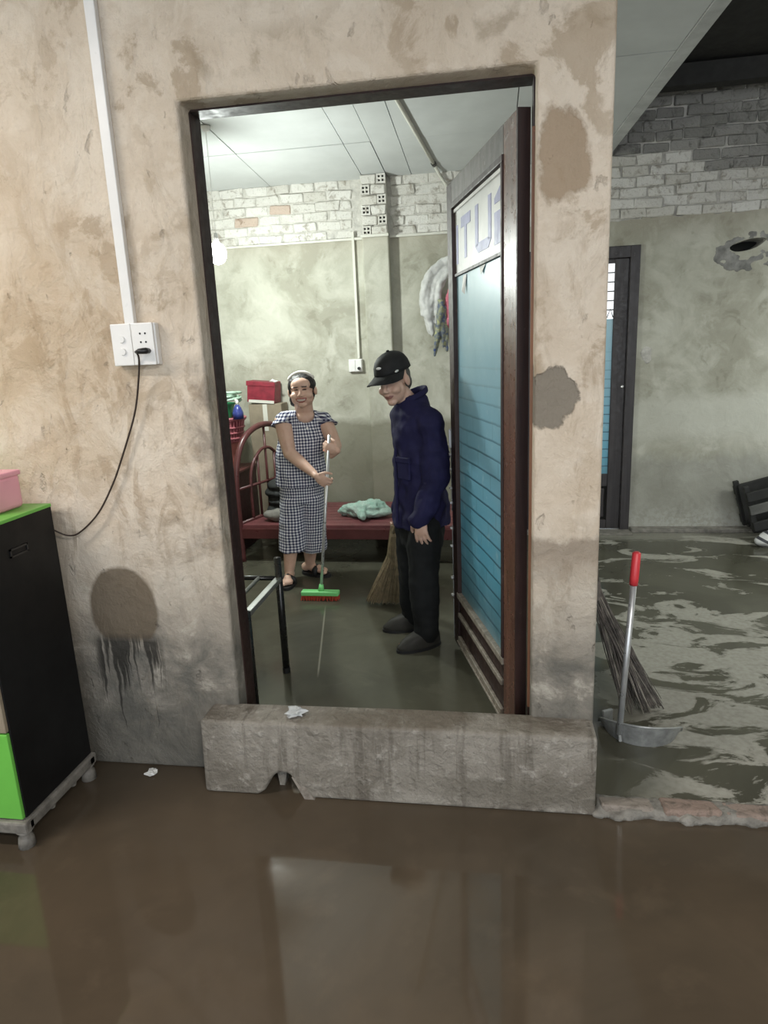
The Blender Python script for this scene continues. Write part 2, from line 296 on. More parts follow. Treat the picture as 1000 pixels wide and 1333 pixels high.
MT = dict(
    plaster=plaster_front(), backplaster=plaster_back(), water=front_water(), floor=back_floor(), sill=sill_mat(), film=panel_film(),
    gingham=gingham(), skin=vcol('skin'),
    brick_white=brick_mat('limewashed_brick', (0.70, 0.685, 0.645), (0.58, 0.56, 0.51), (0.26, 0.225, 0.18)),
    brick_grey_shade=brick_mat('shade_darkened_brick', (0.34, 0.33, 0.31), (0.22, 0.215, 0.20), (0.09, 0.085, 0.08)),  # bare grey brick, its colour darkened to carry the shade under the roof
    brick_red=brick_mat('bare_brick', (0.56, 0.45, 0.38), (0.52, 0.42, 0.35), (0.25, 0.16, 0.11)),
    kerb_brick=brick_mat('kerb_brick', (0.27, 0.20, 0.165), (0.25, 0.225, 0.195), (0.10, 0.085, 0.07)),
    mortar=simple('lime_mortar', (0.64, 0.62, 0.57), 0.95, var=0.35, scale=16, bump=0.8, bscale=30),
    darkmortar=simple('dark_mortar', (0.30, 0.295, 0.275), 0.95, var=0.5, scale=14, bump=0.6, bscale=40),
    kerbmortar=simple('kerb_mortar', (0.25, 0.235, 0.205), 0.7, var=0.5, scale=18, bump=0.8, bscale=50),
    ceiling=simple('ceiling_sheet', (0.60, 0.62, 0.61), 0.75, var=0.14, scale=2.2),
    batten=simple('ceiling_batten', (0.55, 0.56, 0.55), 0.8),
    roof=simple('dark_roof', (0.035, 0.034, 0.032), 0.9), void=simple('void_black', (0.02, 0.02, 0.018), 1.0),  # void: darkness inside holes painted as near-black
    frame=wood_mat('dark_red_wood', (0.040, 0.018, 0.014), (0.022, 0.010, 0.009), 0.5),
    leafwood=wood_mat('red_brown_wood', (0.16, 0.072, 0.048), (0.085, 0.036, 0.025), 0.3),
    leaftop=wood_mat('dusty_grey_wood', (0.17, 0.155, 0.145), (0.11, 0.10, 0.095), 0.5),
    palewood=wood_mat('pale_moulding', (0.33, 0.29, 0.24), (0.18, 0.155, 0.125), 0.4),
    backdoor=wood_mat('black_brown_wood', (0.040, 0.034, 0.034), (0.022, 0.018, 0.019), 0.45),
    edgewood=wood_mat('worn_orange_wood', (0.33, 0.15, 0.075), (0.20, 0.09, 0.05), 0.4),
    sign=simple('banner_vinyl', (0.74, 0.75, 0.73), 0.4, var=0.13, scale=9), letter=simple('banner_ink', (0.30, 0.31, 0.56), 0.45, var=0.25, scale=14),
    chrome=simple('bright_steel', (0.80, 0.80, 0.79), 0.22, 0.45), alum=simple('aluminium', (0.66, 0.67, 0.67), 0.32, 0.6),
    galv=simple('dented_tin', (0.40, 0.41, 0.40), 0.42, 0.45, var=0.4, scale=22, bump=0.2),
    white=simple('white_plastic', (0.80, 0.79, 0.77), 0.35, var=0.06), offwhite=simple('ivory_plastic', (0.66, 0.65, 0.58), 0.5, var=0.1),
    blackp=simple('black_plastic', (0.012, 0.012, 0.013), 0.4), cord=simple('brown_cord', (0.035, 0.02, 0.013), 0.5),
    cabblack=simple('black_laminate', (0.009, 0.009, 0.0095), 0.5, var=0.4, scale=5, spec=0.25), cabgreen=simple('green_laminate', (0.16, 0.52, 0.08), 0.35, var=0.12, scale=4),
    castor=simple('grimy_stand', (0.23, 0.215, 0.19), 0.6, var=0.5, scale=22, bump=0.3),
    pink=simple('pink_plastic', (0.86, 0.40, 0.50), 0.35, var=0.1, scale=6),
    navy=simple('navy_jacket', (0.017, 0.016, 0.055), 0.8, var=0.3, scale=12, bump=0.15, bscale=120, spec=0.2),
    trouser=simple('black_trousers', (0.012, 0.013, 0.013), 0.85, var=0.3, scale=10, spec=0.2), capm=simple('black_cap', (0.014, 0.014, 0.014), 0.75, bump=0.1, bscale=200, spec=0.3),
    logo=simple('white_thread', (0.75, 0.75, 0.72), 0.6), hair=simple('black_hair', (0.012, 0.010, 0.010), 0.45, bump=0.4, bscale=120),
    greyhair=simple('greying_hair', (0.07, 0.065, 0.06), 0.6, bump=0.3, bscale=150), headband=simple('white_cloth_band', (0.78, 0.75, 0.70), 0.8),
    sandal=simple('black_rubber', (0.012, 0.012, 0.013), 0.55), shoe=simple('dark_wet_shoe', (0.035, 0.033, 0.028), 0.65, spec=0.25),
    broomgreen=simple('green_brush_plastic', (0.20, 0.66, 0.22), 0.4, var=0.1), redbristle=simple('red_bristle', (0.45, 0.06, 0.03), 0.7), redgrip=simple('red_grip', (0.68, 0.05, 0.06), 0.35, var=0.12),
    straw=simple('grass_straw', (0.30, 0.235, 0.14), 0.85, var=0.45, scale=30), twig=simple('coconut_twig', (0.16, 0.14, 0.125), 0.7, var=0.6, scale=30), twigpale=simple('pale_twig_tip', (0.34, 0.31, 0.26), 0.7, var=0.4, scale=30),
    bedred=simple('maroon_enamel', (0.11, 0.032, 0.032), 0.35, var=0.35, scale=6), bedslat=simple('maroon_slat', (0.19, 0.062, 0.066), 0.45, var=0.35, scale=7),
    blackmetal=simple('black_painted_tube', (0.014, 0.014, 0.013), 0.3, var=0.5), greymetal=simple('grey_angle_steel', (0.34, 0.35, 0.33), 0.35, 0.5, var=0.3),
    towel=simple('green_towel', (0.24, 0.40, 0.33), 0.95, var=0.45, scale=14, bump=0.6, bscale=90, col2=(0.42, 0.52, 0.46)),
    basketpink=simple('rose_plastic', (0.36, 0.11, 0.13), 0.45, var=0.2), bucketred=simple('brick_red_plastic', (0.36, 0.12, 0.10), 0.45, var=0.2),
    green=simple('green_plastic', (0.02, 0.25, 0.10), 0.35, var=0.3), hose=simple('pale_green_hose', (0.40, 0.56, 0.44), 0.4, var=0.25),
    blue=simple('blue_bottle', (0.035, 0.05, 0.22), 0.3), redbox=simple('red_carton', (0.26, 0.022, 0.04), 0.5, var=0.4, scale=16), carton=simple('brown_carton', (0.30, 0.25, 0.18), 0.8),
    darkwood=simple('dark_cupboard', (0.04, 0.014, 0.014), 0.5), darkcloth=simple('charcoal_cloth', (0.025, 0.027, 0.026), 0.8, var=0.4, bump=0.4, bscale=40), greycloth=simple('grey_pillow', (0.22, 0.21, 0.19), 0.9, var=0.3),
    shirtwhite=simple('white_shirt', (0.66, 0.66, 0.64), 0.85, var=0.3, scale=12), shirtblue=simple('patterned_blue_cloth', (0.03, 0.06, 0.20), 0.85, var=0.5, scale=26, col2=(0.42, 0.42, 0.20)), shirtpink=simple('pink_cloth', (0.62, 0.18, 0.24), 0.85),
    paper=simple('white_scrap', (0.85, 0.85, 0.82), 0.5), junkdark=simple('dark_timber', (0.020, 0.020, 0.018), 0.7, var=0.5), junkgrey=simple('grey_timber', (0.12, 0.12, 0.11), 0.8, var=0.4), sack=simple('striped_white_sack', (0.55, 0.55, 0.53), 0.7, var=0.6, scale=20),
    outside=emit('bright_daylit_pane', (0.93, 0.97, 1.0), 0.85), tubeglow=emit('lit_tube', (1.0, 0.96, 0.9), 6.0), bulb=emit('lit_bulb', (0.95, 1.0, 0.97), 25.0),
)
M = Mat('plastic_wrap'); M.set(Base_Color=(0.75, 0.77, 0.78), Roughness=0.12, Transmission_Weight=0.45, IOR=1.4); MT['wrap'] = M.m
M = Mat('stripe_sack'); p = M.pos('obj'); x, y, z = M.sep(p)
M.set(Base_Color=M.mix(M.ss(M.math('FRACT', M.math('DIVIDE', M.math('ADD', z, M.math('MULTIPLY', x, 0.5)), 0.07)), 0.62, 0.68), (0.55, 0.55, 0.53), (0.04, 0.04, 0.045)), Roughness=0.7); MT['sack'] = M.m

# ------------------------------------------------------------------ mesh helpers
class MB:
    def __init__(s): s.v = []; s.f = []
    def add(s, vs, fs):
        b = len(s.v); s.v += [Vector(q) for q in vs]; s.f += [tuple(b + i for i in f) for f in fs]; return s
    def box(s, lo, hi, rot=None, piv=None):
        (a, b, c), (d, e, f) = lo, hi
        vs = [Vector(q) for q in ((a, b, c), (d, b, c), (d, e, c), (a, e, c), (a, b, f), (d, b, f), (d, e, f), (a, e, f))]
        if rot is not None:
            pv = Vector(piv) if piv is not None else (Vector(lo) + Vector(hi)) / 2
            vs = [pv + rot @ (q - pv) for q in vs]
        return s.add(vs, [(0, 3, 2, 1), (4, 5, 6, 7), (0, 1, 5, 4), (1, 2, 6, 5), (2, 3, 7, 6), (3, 0, 4, 7)])
    def frame_box(s, o, ax, ay, az):
        """box spanned by three edge vectors from corner o"""
        o, ax, ay, az = map(Vector, (o, ax, ay, az))
        vs = [o, o + ax, o + ax + ay, o + ay, o + az, o + ax + az, o + ax + ay + az, o + ay + az]
        fs = [(0, 3, 2, 1), (4, 5, 6, 7), (0, 1, 5, 4), (1, 2, 6, 5), (2, 3, 7, 6), (3, 0, 4, 7)]
        if ax.cross(ay).dot(az) < 0: fs = [f[::-1] for f in fs]
        return s.add(vs, fs)
    def tube(s, pts, r, seg=10, cap=True, square=False):
        pts = [Vector(p) for p in pts]; n = len(pts)
        rs = r if isinstance(r, (list, tuple)) else [r] * n
        b = len(s.v); prev = None
        for i, p in enumerate(pts):
            t = (pts[min(i + 1, n - 1)] - pts[max(i - 1, 0)]).normalized()
            if prev is None:
                q = Vector((0, 0, 1)) if abs(t.z) < 0.9 else Vector((1, 0, 0))
                nx = (q - t * q.dot(t)).normalized()
            else:
                nx = (prev - t * prev.dot(t)); nx = nx.normalized() if nx.length > 1e-6 else Vector((1, 0, 0))
            prev = nx; ny = t.cross(nx)
            for k in range(seg):
                a = 2 * math.pi * (k + (0.5 if square else 0)) / seg
                s.v.append(p + (nx * math.cos(a) + ny * math.sin(a)) * rs[i])
        for i in range(n - 1):
            for k in range(seg):
                k2 = (k + 1) % seg
                s.f.append((b + i * seg + k, b + i * seg + k2, b + (i + 1) * seg + k2, b + (i + 1) * seg + k))
        if cap:
            s.f.append(tuple(b + k for k in reversed(range(seg)))); s.f.append(tuple(b + (n - 1) * seg + k for k in range(seg)))
        return s
    def ball(s, c, r, ax=None, seg=16, rings=10):
        """ellipsoid; r = (rx, ry, rz) along the axes in ax"""
        c = Vector(c); r = r if isinstance(r, (list, tuple)) else (r, r, r)
        X, Y, Z = ax if ax else (Vector((1, 0, 0)), Vector((0, 1, 0)), Vector((0, 0, 1)))
        vs = [c + Z * r[2]]
        for i in range(1, rings):
            t = math.pi * i / rings
            for k in range(seg):
                a = 2 * math.pi * k / seg
                vs.append(c + X * (r[0] * math.sin(t) * math.cos(a)) + Y * (r[1] * math.sin(t) * math.sin(a)) + Z * (r[2] * math.cos(t)))
        vs.append(c - Z * r[2]); fs = []
        for k in range(seg): fs.append((0, 1 + k, 1 + (k + 1) % seg))
        for i in range(rings - 2):
            for k in range(seg):
                k2 = (k + 1) % seg; a = 1 + i * seg
                fs.append((a + k, a + seg + k, a + seg + k2, a + k2))
        l = len(vs) - 1; a = 1 + (rings - 2) * seg
        for k in range(seg): fs.append((l, a + (k + 1) % seg, a + k))
        if X.cross(Y).dot(Z) < 0: fs = [f[::-1] for f in fs]
        return s.add(vs, fs)
    def limb(s, pts, rs, seg=14):
        for i in range(len(pts) - 1): s.tube([pts[i], pts[i + 1]], [rs[i], rs[i + 1]], seg)
        for p, r in zip(pts, rs): s.ball(p, r, seg=seg, rings=8)
        return s
    def loft(s, rings, seg=40, cap=True, fold=None):
        """rings: (centre, X half vector, Y half vector)"""
        b = len(s.v)
        for j, (c, X, Y) in enumerate(rings):
            for k in range(seg):
                a = 2 * math.pi * k / seg; m = 1 + (fold(a, j / max(1, len(rings) - 1)) if fold else 0)
                s.v.append(Vector(c) + (Vector(X) * math.cos(a) + Vector(Y) * math.sin(a)) * m)
        for i in range(len(rings) - 1):
            for k in range(seg):
                k2 = (k + 1) % seg
                s.f.append((b + i * seg + k, b + i * seg + k2, b + (i + 1) * seg + k2, b + (i + 1) * seg + k))
        if cap:
            s.f.append(tuple(b + k for k in reversed(range(seg)))); e = b + (len(rings) - 1) * seg
            s.f.append(tuple(e + k for k in range(seg)))
        return s
    def prism(s, poly, d):
        """extrude polygon (list of points) by vector d"""
        poly = [Vector(p) for p in poly]; d = Vector(d); n = len(poly)
        fs = [tuple(range(n)), tuple(reversed(range(n, 2 * n)))]
        fs += [((i + 1) % n, i, n + i, n + (i + 1) % n) for i in range(n)]
        return s.add(poly + [p + d for p in poly], fs)
    def mesh(s, name, off=Vector((0, 0, 0)), smooth=False, fix=True):
        me = bpy.data.meshes.new(name); me.from_pydata([tuple(v - off) for v in s.v], [], s.f)
        if fix:
            bm = bmesh.new(); bm.from_mesh(me); bmesh.ops.recalc_face_normals(bm, faces=bm.faces); bm.to_mesh(me); bm.free()
        if smooth:
            me.polygons.foreach_set('use_smooth', [True] * len(me.polygons))
        me.update(); return me

def props(o, label=None, cat=None, group=None, kind=None):
    if label: o['label'] = label
    if cat: o['category'] = cat
    if group: o['group'] = group
    if kind: o['kind'] = kind
    return o

def wloc(o):
    p = Vector((0, 0, 0))
    while o: p += o.location; o = o.parent
    return p

def put(name, mb, mat, parent=None, base=None, smooth=False, bevel=0.0, bseg=2, autos=False):
    """one mesh object; geometry given in world coordinates"""
    off = wloc(parent) if parent else Vector((0, 0, 0))
    loc = Vector(base) - off if base is not None else Vector((0, 0, 0))
    me = mb.mesh(name, off + loc, smooth)
    o = bpy.data.objects.new(name, me); COL.objects.link(o); o.location = loc
    if parent: o.parent = parent
    me.materials.append(MT[mat] if isinstance(mat, str) else mat)
    if bevel:
        md = o.modifiers.new('bevel', 'BEVEL'); md.width = bevel; md.segments = bseg; md.limit_method = 'ANGLE'
    return o

def empty(name, loc, label, cat, group=None, kind=None):
    o = bpy.data.objects.new(name, None); COL.objects.link(o); o.location = loc; o.empty_display_size = 0.05
    return props(o, label, cat, group, kind)

TMP = bpy.data.scenes.new('scratch')
def blob(name, mb, mat, parent=None, base=None, voxel=0.006, smooth=3, after=None, disp=0.0, dscale=10.0, keep=None):
    """overlapping closed volumes fused into one continuous surface"""
    off = wloc(parent) if parent else Vector((0, 0, 0))
    loc = Vector(base) - off if base is not None else Vector((0, 0, 0))
    me = mb.mesh('tmp', Vector((0, 0, 0)))
    t = bpy.data.objects.new('tmp', me); TMP.collection.objects.link(t)
    r = t.modifiers.new('r', 'REMESH'); r.mode = 'VOXEL'; r.voxel_size = voxel
    if smooth:
        sm = t.modifiers.new('s', 'SMOOTH'); sm.factor = 0.5; sm.iterations = smooth
    with bpy.context.temp_override(scene=TMP, view_layer=TMP.view_layers[0]):
        dg = bpy.context.evaluated_depsgraph_get(); dg.update()
    nm = bpy.data.meshes.new_from_object(t.evaluated_get(dg)); nm.name = name
    bpy.data.objects.remove(t); bpy.data.meshes.remove(me)
    if disp:
        cos = [v.co.copy() for v in nm.vertices]; nos = [v.normal.copy() for v in nm.vertices]; flat = []
        for c_, n_ in zip(cos, nos): flat += list(c_ + n_ * (disp * mnoise.noise(c_ * dscale) + disp * 0.35 * mnoise.noise(c_ * dscale * 2.7)))
        nm.vertices.foreach_set('co', flat); nm.update()
    if keep:
        bm = bmesh.new(); bm.from_mesh(nm)
        bmesh.ops.delete(bm, geom=[v for v in bm.verts if not keep(v.co)], context='VERTS'); bm.to_mesh(nm); bm.free()
    if after: after(nm)
    nm.transform(Matrix.Translation(-(off + loc)))
    nm.polygons.foreach_set('use_smooth', [True] * len(nm.polygons))
    nm.materials.clear(); nm.materials.append(MT[mat])
    o = bpy.data.objects.new(name, nm); COL.objects.link(o); o.location = loc
    if parent: o.parent = parent
    return o

def copy_piece(src, name, loc, parent, mat=None):
    o = src.copy(); COL.objects.link(o); o.name = name; o.parent = parent; o.location = Vector(loc) - wloc(parent)
    if mat:
        o.material_slots[0].link = 'OBJECT'; o.material_slots[0].material = MT[mat]
    return o

def smooth_path(pts, n=6):
    pts = [Vector(p) for p in pts]; out = []
    for i in range(len(pts) - 1):
        p0, p1, p2, p3 = pts[max(i - 1, 0)], pts[i], pts[i + 1], pts[min(i + 2, len(pts) - 1)]
        for k in range(n):
            t = k / n
            out.append(0.5 * ((2 * p1) + (p2 - p0) * t + (2 * p0 - 5 * p1 + 4 * p2 - p3) * t * t + (3 * p1 - p0 - 3 * p2 + p3) * t ** 3))
    out.append(pts[-1]); return out

XA, YA, ZA = Vector((1, 0, 0)), Vector((0, 1, 0)), Vector((0, 0, 1))
FZ = 0.03            # level of the back room floor
YB = 3.61            # face of the back wall

# ------------------------------------------------------------------ the room
o = put('floor_front', MB().box((-3.4, -6, -0.1), (4.4, 0.02, 0)), 'water'); props(o, 'front floor under a film of brown muddy water', 'floor', kind='structure')
fl = MB().box((-3.4, 0.02, -0.1), (4.4, 3.85, FZ)); fl.box((0.37, -0.11, -0.1), (4.4, 0.02, FZ))
o = put('floor', fl, 'floor'); props(o, 'wet grey concrete floor of the back room', 'floor', kind='structure')

DX0, DX1, DZ1 = -0.995, 0.145, 2.46        # doorway in the front wall
WEND, WT = 0.37, 0.165
wf = MB()
wf.prism([(-3.4, 0, 0), (DX0, 0, 0), (DX0, 0, DZ1), (DX1, 0, DZ1), (DX1, 0, 0), (WEND, 0, 0), (WEND, 0, 3.27), (-3.4, 0, 3.27)], (0, WT, 0))
o = put('wall_front', wf, 'plaster', bevel=0.012, bseg=3); props(o, 'peeling beige plaster partition wall with a doorway', 'wall', kind='structure')

# concrete sill across the doorway, with a drain notch broken through its foot
SY0, SY1, SZ = -0.145, 0.0, 0.305
nt0 = [(-0.89, 0.0), (-0.865, 0.018), (-0.845, 0.05), (-0.825, 0.085), (-0.80, 0.098), (-0.765, 0.095), (-0.745, 0.07), (-0.73, 0.035), (-0.70, 0.010), (-0.68, 0.0)]
sl = [(-1.108, 0, 0)] + [(x, 0, z) for x, z in nt0] + [(0.365, 0, 0), (0.368, 0, 0.30), (-0.3, 0, SZ), (-1.108, 0, 0.298)]
sm = MB()
n = len(sl)
front = [Vector((x, SY0 + 0.02 * (z / 0.3), z)) for x, y, z in sl]; back = [Vector((x, SY1 + 0.02, z)) for x, y, z in sl]
sm.add(front + back, [tuple(range(n)), tuple(reversed(range(n, 2 * n)))] + [((i + 1) % n, i, n + i, n + (i + 1) % n) for i in range(n)])
o = put('trim_1', sm, 'sill', bevel=0.014, bseg=3); props(o, 'low grey rendered door sill with a drain notch at its foot', 'door sill', kind='structure')
bk = MB().prism([(-0.735, SY0 + 0.01, 0.085), (-0.665, SY0 - 0.006, 0.0), (-0.705, SY0 - 0.006, 0.0), (-0.755, SY0 + 0.01, 0.08)], (0, 0.05, 0)); o = put('brick', bk, 'kerb_brick', bpy.data.objects['trim_1'])
wd = MB().prism([(-0.845, -0.06, 0.10), (-0.79, -0.06, 0.10), (-0.805, -0.075, 0.0), (-0.825, -0.075, 0.0)], (0, 0.05, 0)); put('mortar_wedge', wd, 'sill', bpy.data.objects['trim_1'])

# kerb of bricks that carries on from the sill to the right
km = MB(); random.seed(17)
for i in range(75):
    km.ball((0.38 + i * 0.03, -0.135 + random.uniform(-.012, .012), 0.008), (random.uniform(.02, .035), random.uniform(.012, .026), random.uniform(.010, .026)))
km.box((0.372, -0.13, -0.01), (2.6, -0.06, 0.034))
kb = blob('trim_2', km, 'kerbmortar', voxel=0.01, smooth=1, disp=0.006, dscale=40); props(kb, 'low brick kerb along the edge of the back floor', 'kerb', kind='structure')
proto = None
for i in range(10):
    x = 0.385 + i * 0.212
    m = MB(); vs = []
    m.box((x, -0.142 + random.uniform(-.006, .006), 0.0), (x + 0.19, -0.065, 0.050 + random.uniform(-0.010, 0.008)))
    for v in m.v: v += Vector((random.uniform(-.016, .016), random.uniform(-.010, .010), random.uniform(-.010, .008)))
    put('brick', m, 'kerb_brick', kb, bevel=0.012, bseg=3)

# back wall: cores, plaster, limewashed bricks
wb = MB()
D2X0, D2X1, D2Z = 0.30, 1.19, 2.375
wb.box((-3.4, YB + 0.012, 0), (D2X0, YB + 0.22, 3.9)); wb.box((D2X0, YB + 0.02, D2Z), (D2X1, YB + 0.22, 3.9))
wall_back = put('wall_back', wb, 'mortar'); core_r = put('core', MB().box((D2X1, YB + 0.02, 0), (4.4, YB + 0.22, 3.9)), 'mortar', wall_back); props(wall_back, 'back wall, plastered below and bare limewashed brick above', 'wall', kind='structure')
def ragged(x0, x1, z, amp, n):
    return [(x0 + (x1 - x0) * i / n, 0, z + random.uniform(-amp, amp)) for i in range(n + 1)]
pl = MB()
tl = ragged(-3.4, D2X0, 2.558, 0.004, 24); pl.prism([(-3.4, YB, 0), (D2X0, YB, 0)] + [(x, YB, z) for x, _, z in reversed(tl)], (0, 0.025, 0))
tl = ragged(D2X1, 4.4, 2.575, 0.014, 46)
pl2 = MB().prism([(D2X1, YB, 0), (4.4, YB, 0)] + [(x, YB, z) for x, _, z in reversed(tl)], (0, 0.025, 0))
tl = ragged(D2X0, D2X1, 2.57, 0.012, 10); pl3 = MB().prism([(D2X0, YB, D2Z), (D2X1, YB, D2Z)] + [(x, YB, z) for x, _, z in reversed(tl)], (0, 0.025, 0))
put('plaster', pl, 'backplaster', wall_back); put('plaster', pl3, 'backplaster', wall_back)
# right part has a knocked-out hole
hx, hz = 1.985, 2.325
pr = put('plaster', pl2, 'backplaster', wall_back)
cut = MB()
cut.prism([(hx + 0.130 * math.cos(a) * (1 + 0.1 * math.sin(3 * a)), YB - 0.1, hz + 0.040 * math.sin(a) + 0.025 * math.cos(a)) for a in [i * math.tau / 18 for i in range(18)]], (0, 0.6, 0))
cme = cut.mesh('cut'); co = bpy.data.objects.new('cut', cme); COL.objects.link(co)
for tgt in (pr, core_r):
    bo = tgt.modifiers.new('b', 'BOOLEAN'); bo.object = co; bo.operation = 'DIFFERENCE'; bo.solver = 'EXACT'
dg = bpy.context.evaluated_depsgraph_get(); dg.update()
for tgt in (pr, core_r):
    nm = bpy.data.meshes.new_from_object(tgt.evaluated_get(dg)); tgt.modifiers.clear(); tgt.data = nm
bpy.data.objects.remove(co)
lip = MB(); random.seed(31)
for i in range(90):
    a = random.uniform(0, math.tau); k = random.uniform(1.0, 2.0)
    dz = (0.085 if math.sin(a) < 0 else 0.045)
    lip.ball((hx + 0.03 + 0.155 * k * math.cos(a) * 0.85, YB + 0.008, hz - 0.01 + dz * k * math.sin(a) + 0.03 * math.cos(a)), (random.uniform(.03, .06), 0.015, random.uniform(.018, .035)))
def open_hole(q): return ((q.x - hx) / 0.125) ** 2 + ((q.z - hz - 0.19 * (q.x - hx)) / 0.040) ** 2 > 1
put('hole_shade_plate', MB().box((hx - 0.3, YB + 0.20, hz - 0.2), (hx + 0.3, YB + 0.24, hz + 0.2)), 'void', wall_back)  # near-black plate, paints the darkness inside the knocked-out hole
blob('mortar_lump', lip, 'darkmortar', wall_back, voxel=0.012, smooth=4, disp=0.012, dscale=22, keep=open_hole)

BW, BH, PZ = 0.196, 0.0705, 0.0775
def brick_proto(seed, sx=BW, sz=BH, d=0.03):
    random.seed(seed); m = MB().box((-sx / 2, 0, -sz / 2), (sx / 2, d, sz / 2))
    for v in m.v: v += Vector((random.uniform(-.010, .010), random.uniform(-.005, .005), random.uniform(-.0065, .0065)))
    me = m.mesh('brick')
    bm = bmesh.new(); bm.from_mesh(me); bmesh.ops.bevel(bm, geom=[e for e in bm.edges], offset=0.007, segments=1, affect='EDGES'); bm.to_mesh(me); bm.free()
    return me
BR = [brick_proto(20 + i, BW + 0.006 * (i % 3 - 1)) for i in range(14)]; BRH = [brick_proto(40 + i, 0.095) for i in range(3)]
def lay(x, z, mat, half=False, y=YB + 0.0):
    me = random.choice(BRH if half else BR); o = bpy.data.objects.new('brick', me); COL.objects.link(o); o.parent = wall_back
    o.location = (x + random.uniform(-.008, .008), y + random.uniform(-0.008, 0.009), z + random.uniform(-.004, .004)); o.rotation_euler = (random.uniform(-.05, .05), random.uniform(-.035, .035), random.uniform(-.03, .03))
    if not me.materials: me.materials.append(MT['brick_white'])
    o.material_slots[0].link = 'OBJECT'; o.material_slots[0].material = MT[mat]
random.seed(3)
red = {(2, 6), (3, 7)}
for row in range(6):
    z = 2.572 + BH / 2 + row * PZ
    off = (row % 2) * (BW + 0.007) / 2
    i = 0
    for base, end in ((-3.38, -1.05), (-0.79, -0.10), (0.62, 2.45)):
        x = base + (BW / 2 if not row % 2 else 0)
        while x < end - 0.02:
            half = (x + BW / 2 > end)
            if half:
                if x - BW / 2 + 0.0475 + 0.05 < end + 0.02: lay(x - BW / 2 + 0.05, z, 'brick_white', True)
                break
            if row % 2 and x == base:
                lay(x + 0.05, z, 'brick_white', True); x += BW / 2 + 0.055 + 0.05
            mat = 'brick_white'
            if base < -2 and (row, i) in red: mat = 'brick_red'
            if base > 0 and row >= 4 and x > 1.6: mat = 'brick_grey_shade'
            lay(x, z, mat); x += BW + 0.009; i += 1
        if base < -3: i = 50
for row in range(6, 13):
    z = 2.572 + BH / 2 + row * PZ
    x = 0.86 + (row % 2) * 0.1
    while x < 2.3:
        lay(x, z, 'brick_grey_shade'); x += BW + 0.009

dq = at(841, 462, YB); db = MB()
for k in range(7): db.ball((dq.x + random.uniform(-.02, .02), YB + 0.004, dq.z + random.uniform(-.04, .04)), (0.035, 0.014, 0.05))
blob('plaster_daub', db, 'mortar', wall_back, voxel=0.01, smooth=3, disp=0.008, dscale=25)
# pier on the back wall: plastered shaft, hollow bricks on top
PX0, PX1, PYF = -1.035, -0.815, YB - 0.10
pier = MB().box((PX0, PYF, FZ), (PX1, YB + 0.02, 2.562)); put('pier', pier, 'backplaster', wall_back, bevel=0.01)
core = MB().box((PX0 + 0.012, PYF + 0.016, 2.562), (PX1 - 0.008, YB + 0.02, 3.04)); put('pier_core', core, 'mortar', wall_back)
def hollow_mesh():
    m = MB(); s = 0.072; h = 0.0355; t = 0.012
    for xx in (-s / 2, -t / 2, s / 2 - t): m.box((xx, 0, -h), (xx + t, 0.03, h))
    for zz in (-h, -t / 2, h - t): m.box((-s / 2, 0.001, zz), (s / 2, 0.03, zz + t))
    return m.mesh('hollow_brick')
HM = hollow_mesh(); HM.materials.append(MT['brick_white'])
SB = [brick_proto(60 + i, 0.125) for i in range(3)]
for q in SB: q.materials.append(MT['brick_white'])
for row in range(6):
    z = 2.572 + BH / 2 + row * PZ
    lft = row % 2 == 0
    ho = bpy.data.objects.new('hollow_brick', HM); COL.objects.link(ho); ho.parent = wall_back
    ho.location = ((PX0 + 0.045) if lft else (PX1 - 0.042), PYF - 0.012, z)
    dk = bpy.data.objects.new('hole_back', MB().box((-0.034, 0.024, -0.034), (0.034, 0.0285, 0.034)).mesh('hole_back')); COL.objects.link(dk); dk.data.materials.append(MT['void']); dk.parent = ho  # black plate behind the openings, shade put into its colour
    so = bpy.data.objects.new('brick', SB[row % 3]); COL.objects.link(so); so.parent = wall_back
    so.location = ((PX1 - 0.072) if lft else (PX0 + 0.072), PYF - 0.008, z)

o = put('wall_left', MB().box((-3.55, -6, -0.1), (-3.4, 3.85, 4.4)), 'backplaster'); props(o, 'plastered side wall beside the bed', 'wall', kind='structure')
o = put('wall_right', MB().box((4.4, -6, -0.1), (4.55, 3.85, 4.4)), 'backplaster'); props(o, 'plastered side wall beyond the wet floor', 'wall', kind='structure')

# suspended ceiling of flat sheets
CS = 0.064
def cz(Y): return 3.03 + CS * (YB - Y)
ceil = empty('ceiling', (0, 2, cz(2) + 0.03), 'pale grey sheet ceiling sloping down to the back wall', 'ceiling', kind='structure')
def edge_x(Y): return 0.915 + 0.098 * (3.6 - Y)
xs = [-3.4, -2.615, -1.815, -1.015, -0.82, -0.62, 0.18]
ys = [WT, 1.05, 1.95, 2.83, YB + 0.02]
for j in range(len(ys) - 1):
    for i in range(len(xs)):
        g = 0.003; y0, y1 = ys[j] + g, ys[j + 1] - g
        x0 = xs[i] + g; xa = (xs[i + 1] - g) if i + 1 < len(xs) else edge_x(y0) - 0.085; xb = (xs[i + 1] - g) if i + 1 < len(xs) else edge_x(y1) - 0.085
        dz = random.uniform(-0.003, 0.003) + (0.004 if i == 3 and j == 3 else 0)
        poly = [(x0, y0, cz(y0) - dz), (xa, y0, cz(y0) - dz), (xb, y1, cz(y1) - dz), (x0, y1, cz(y1) - dz)]
        put('ceiling_panel', MB().prism(poly, (0, 0, 0.012)), 'ceiling', ceil)
put('backing', MB().prism([(-3.4, WT, cz(WT) + 0.013), (edge_x(WT), WT, cz(WT) + 0.013), (edge_x(YB), YB, cz(YB) + 0.013), (-3.4, YB, cz(YB) + 0.013)], (0, 0, 0.02)), 'void', ceil)
ya, yb_ = WT, YB
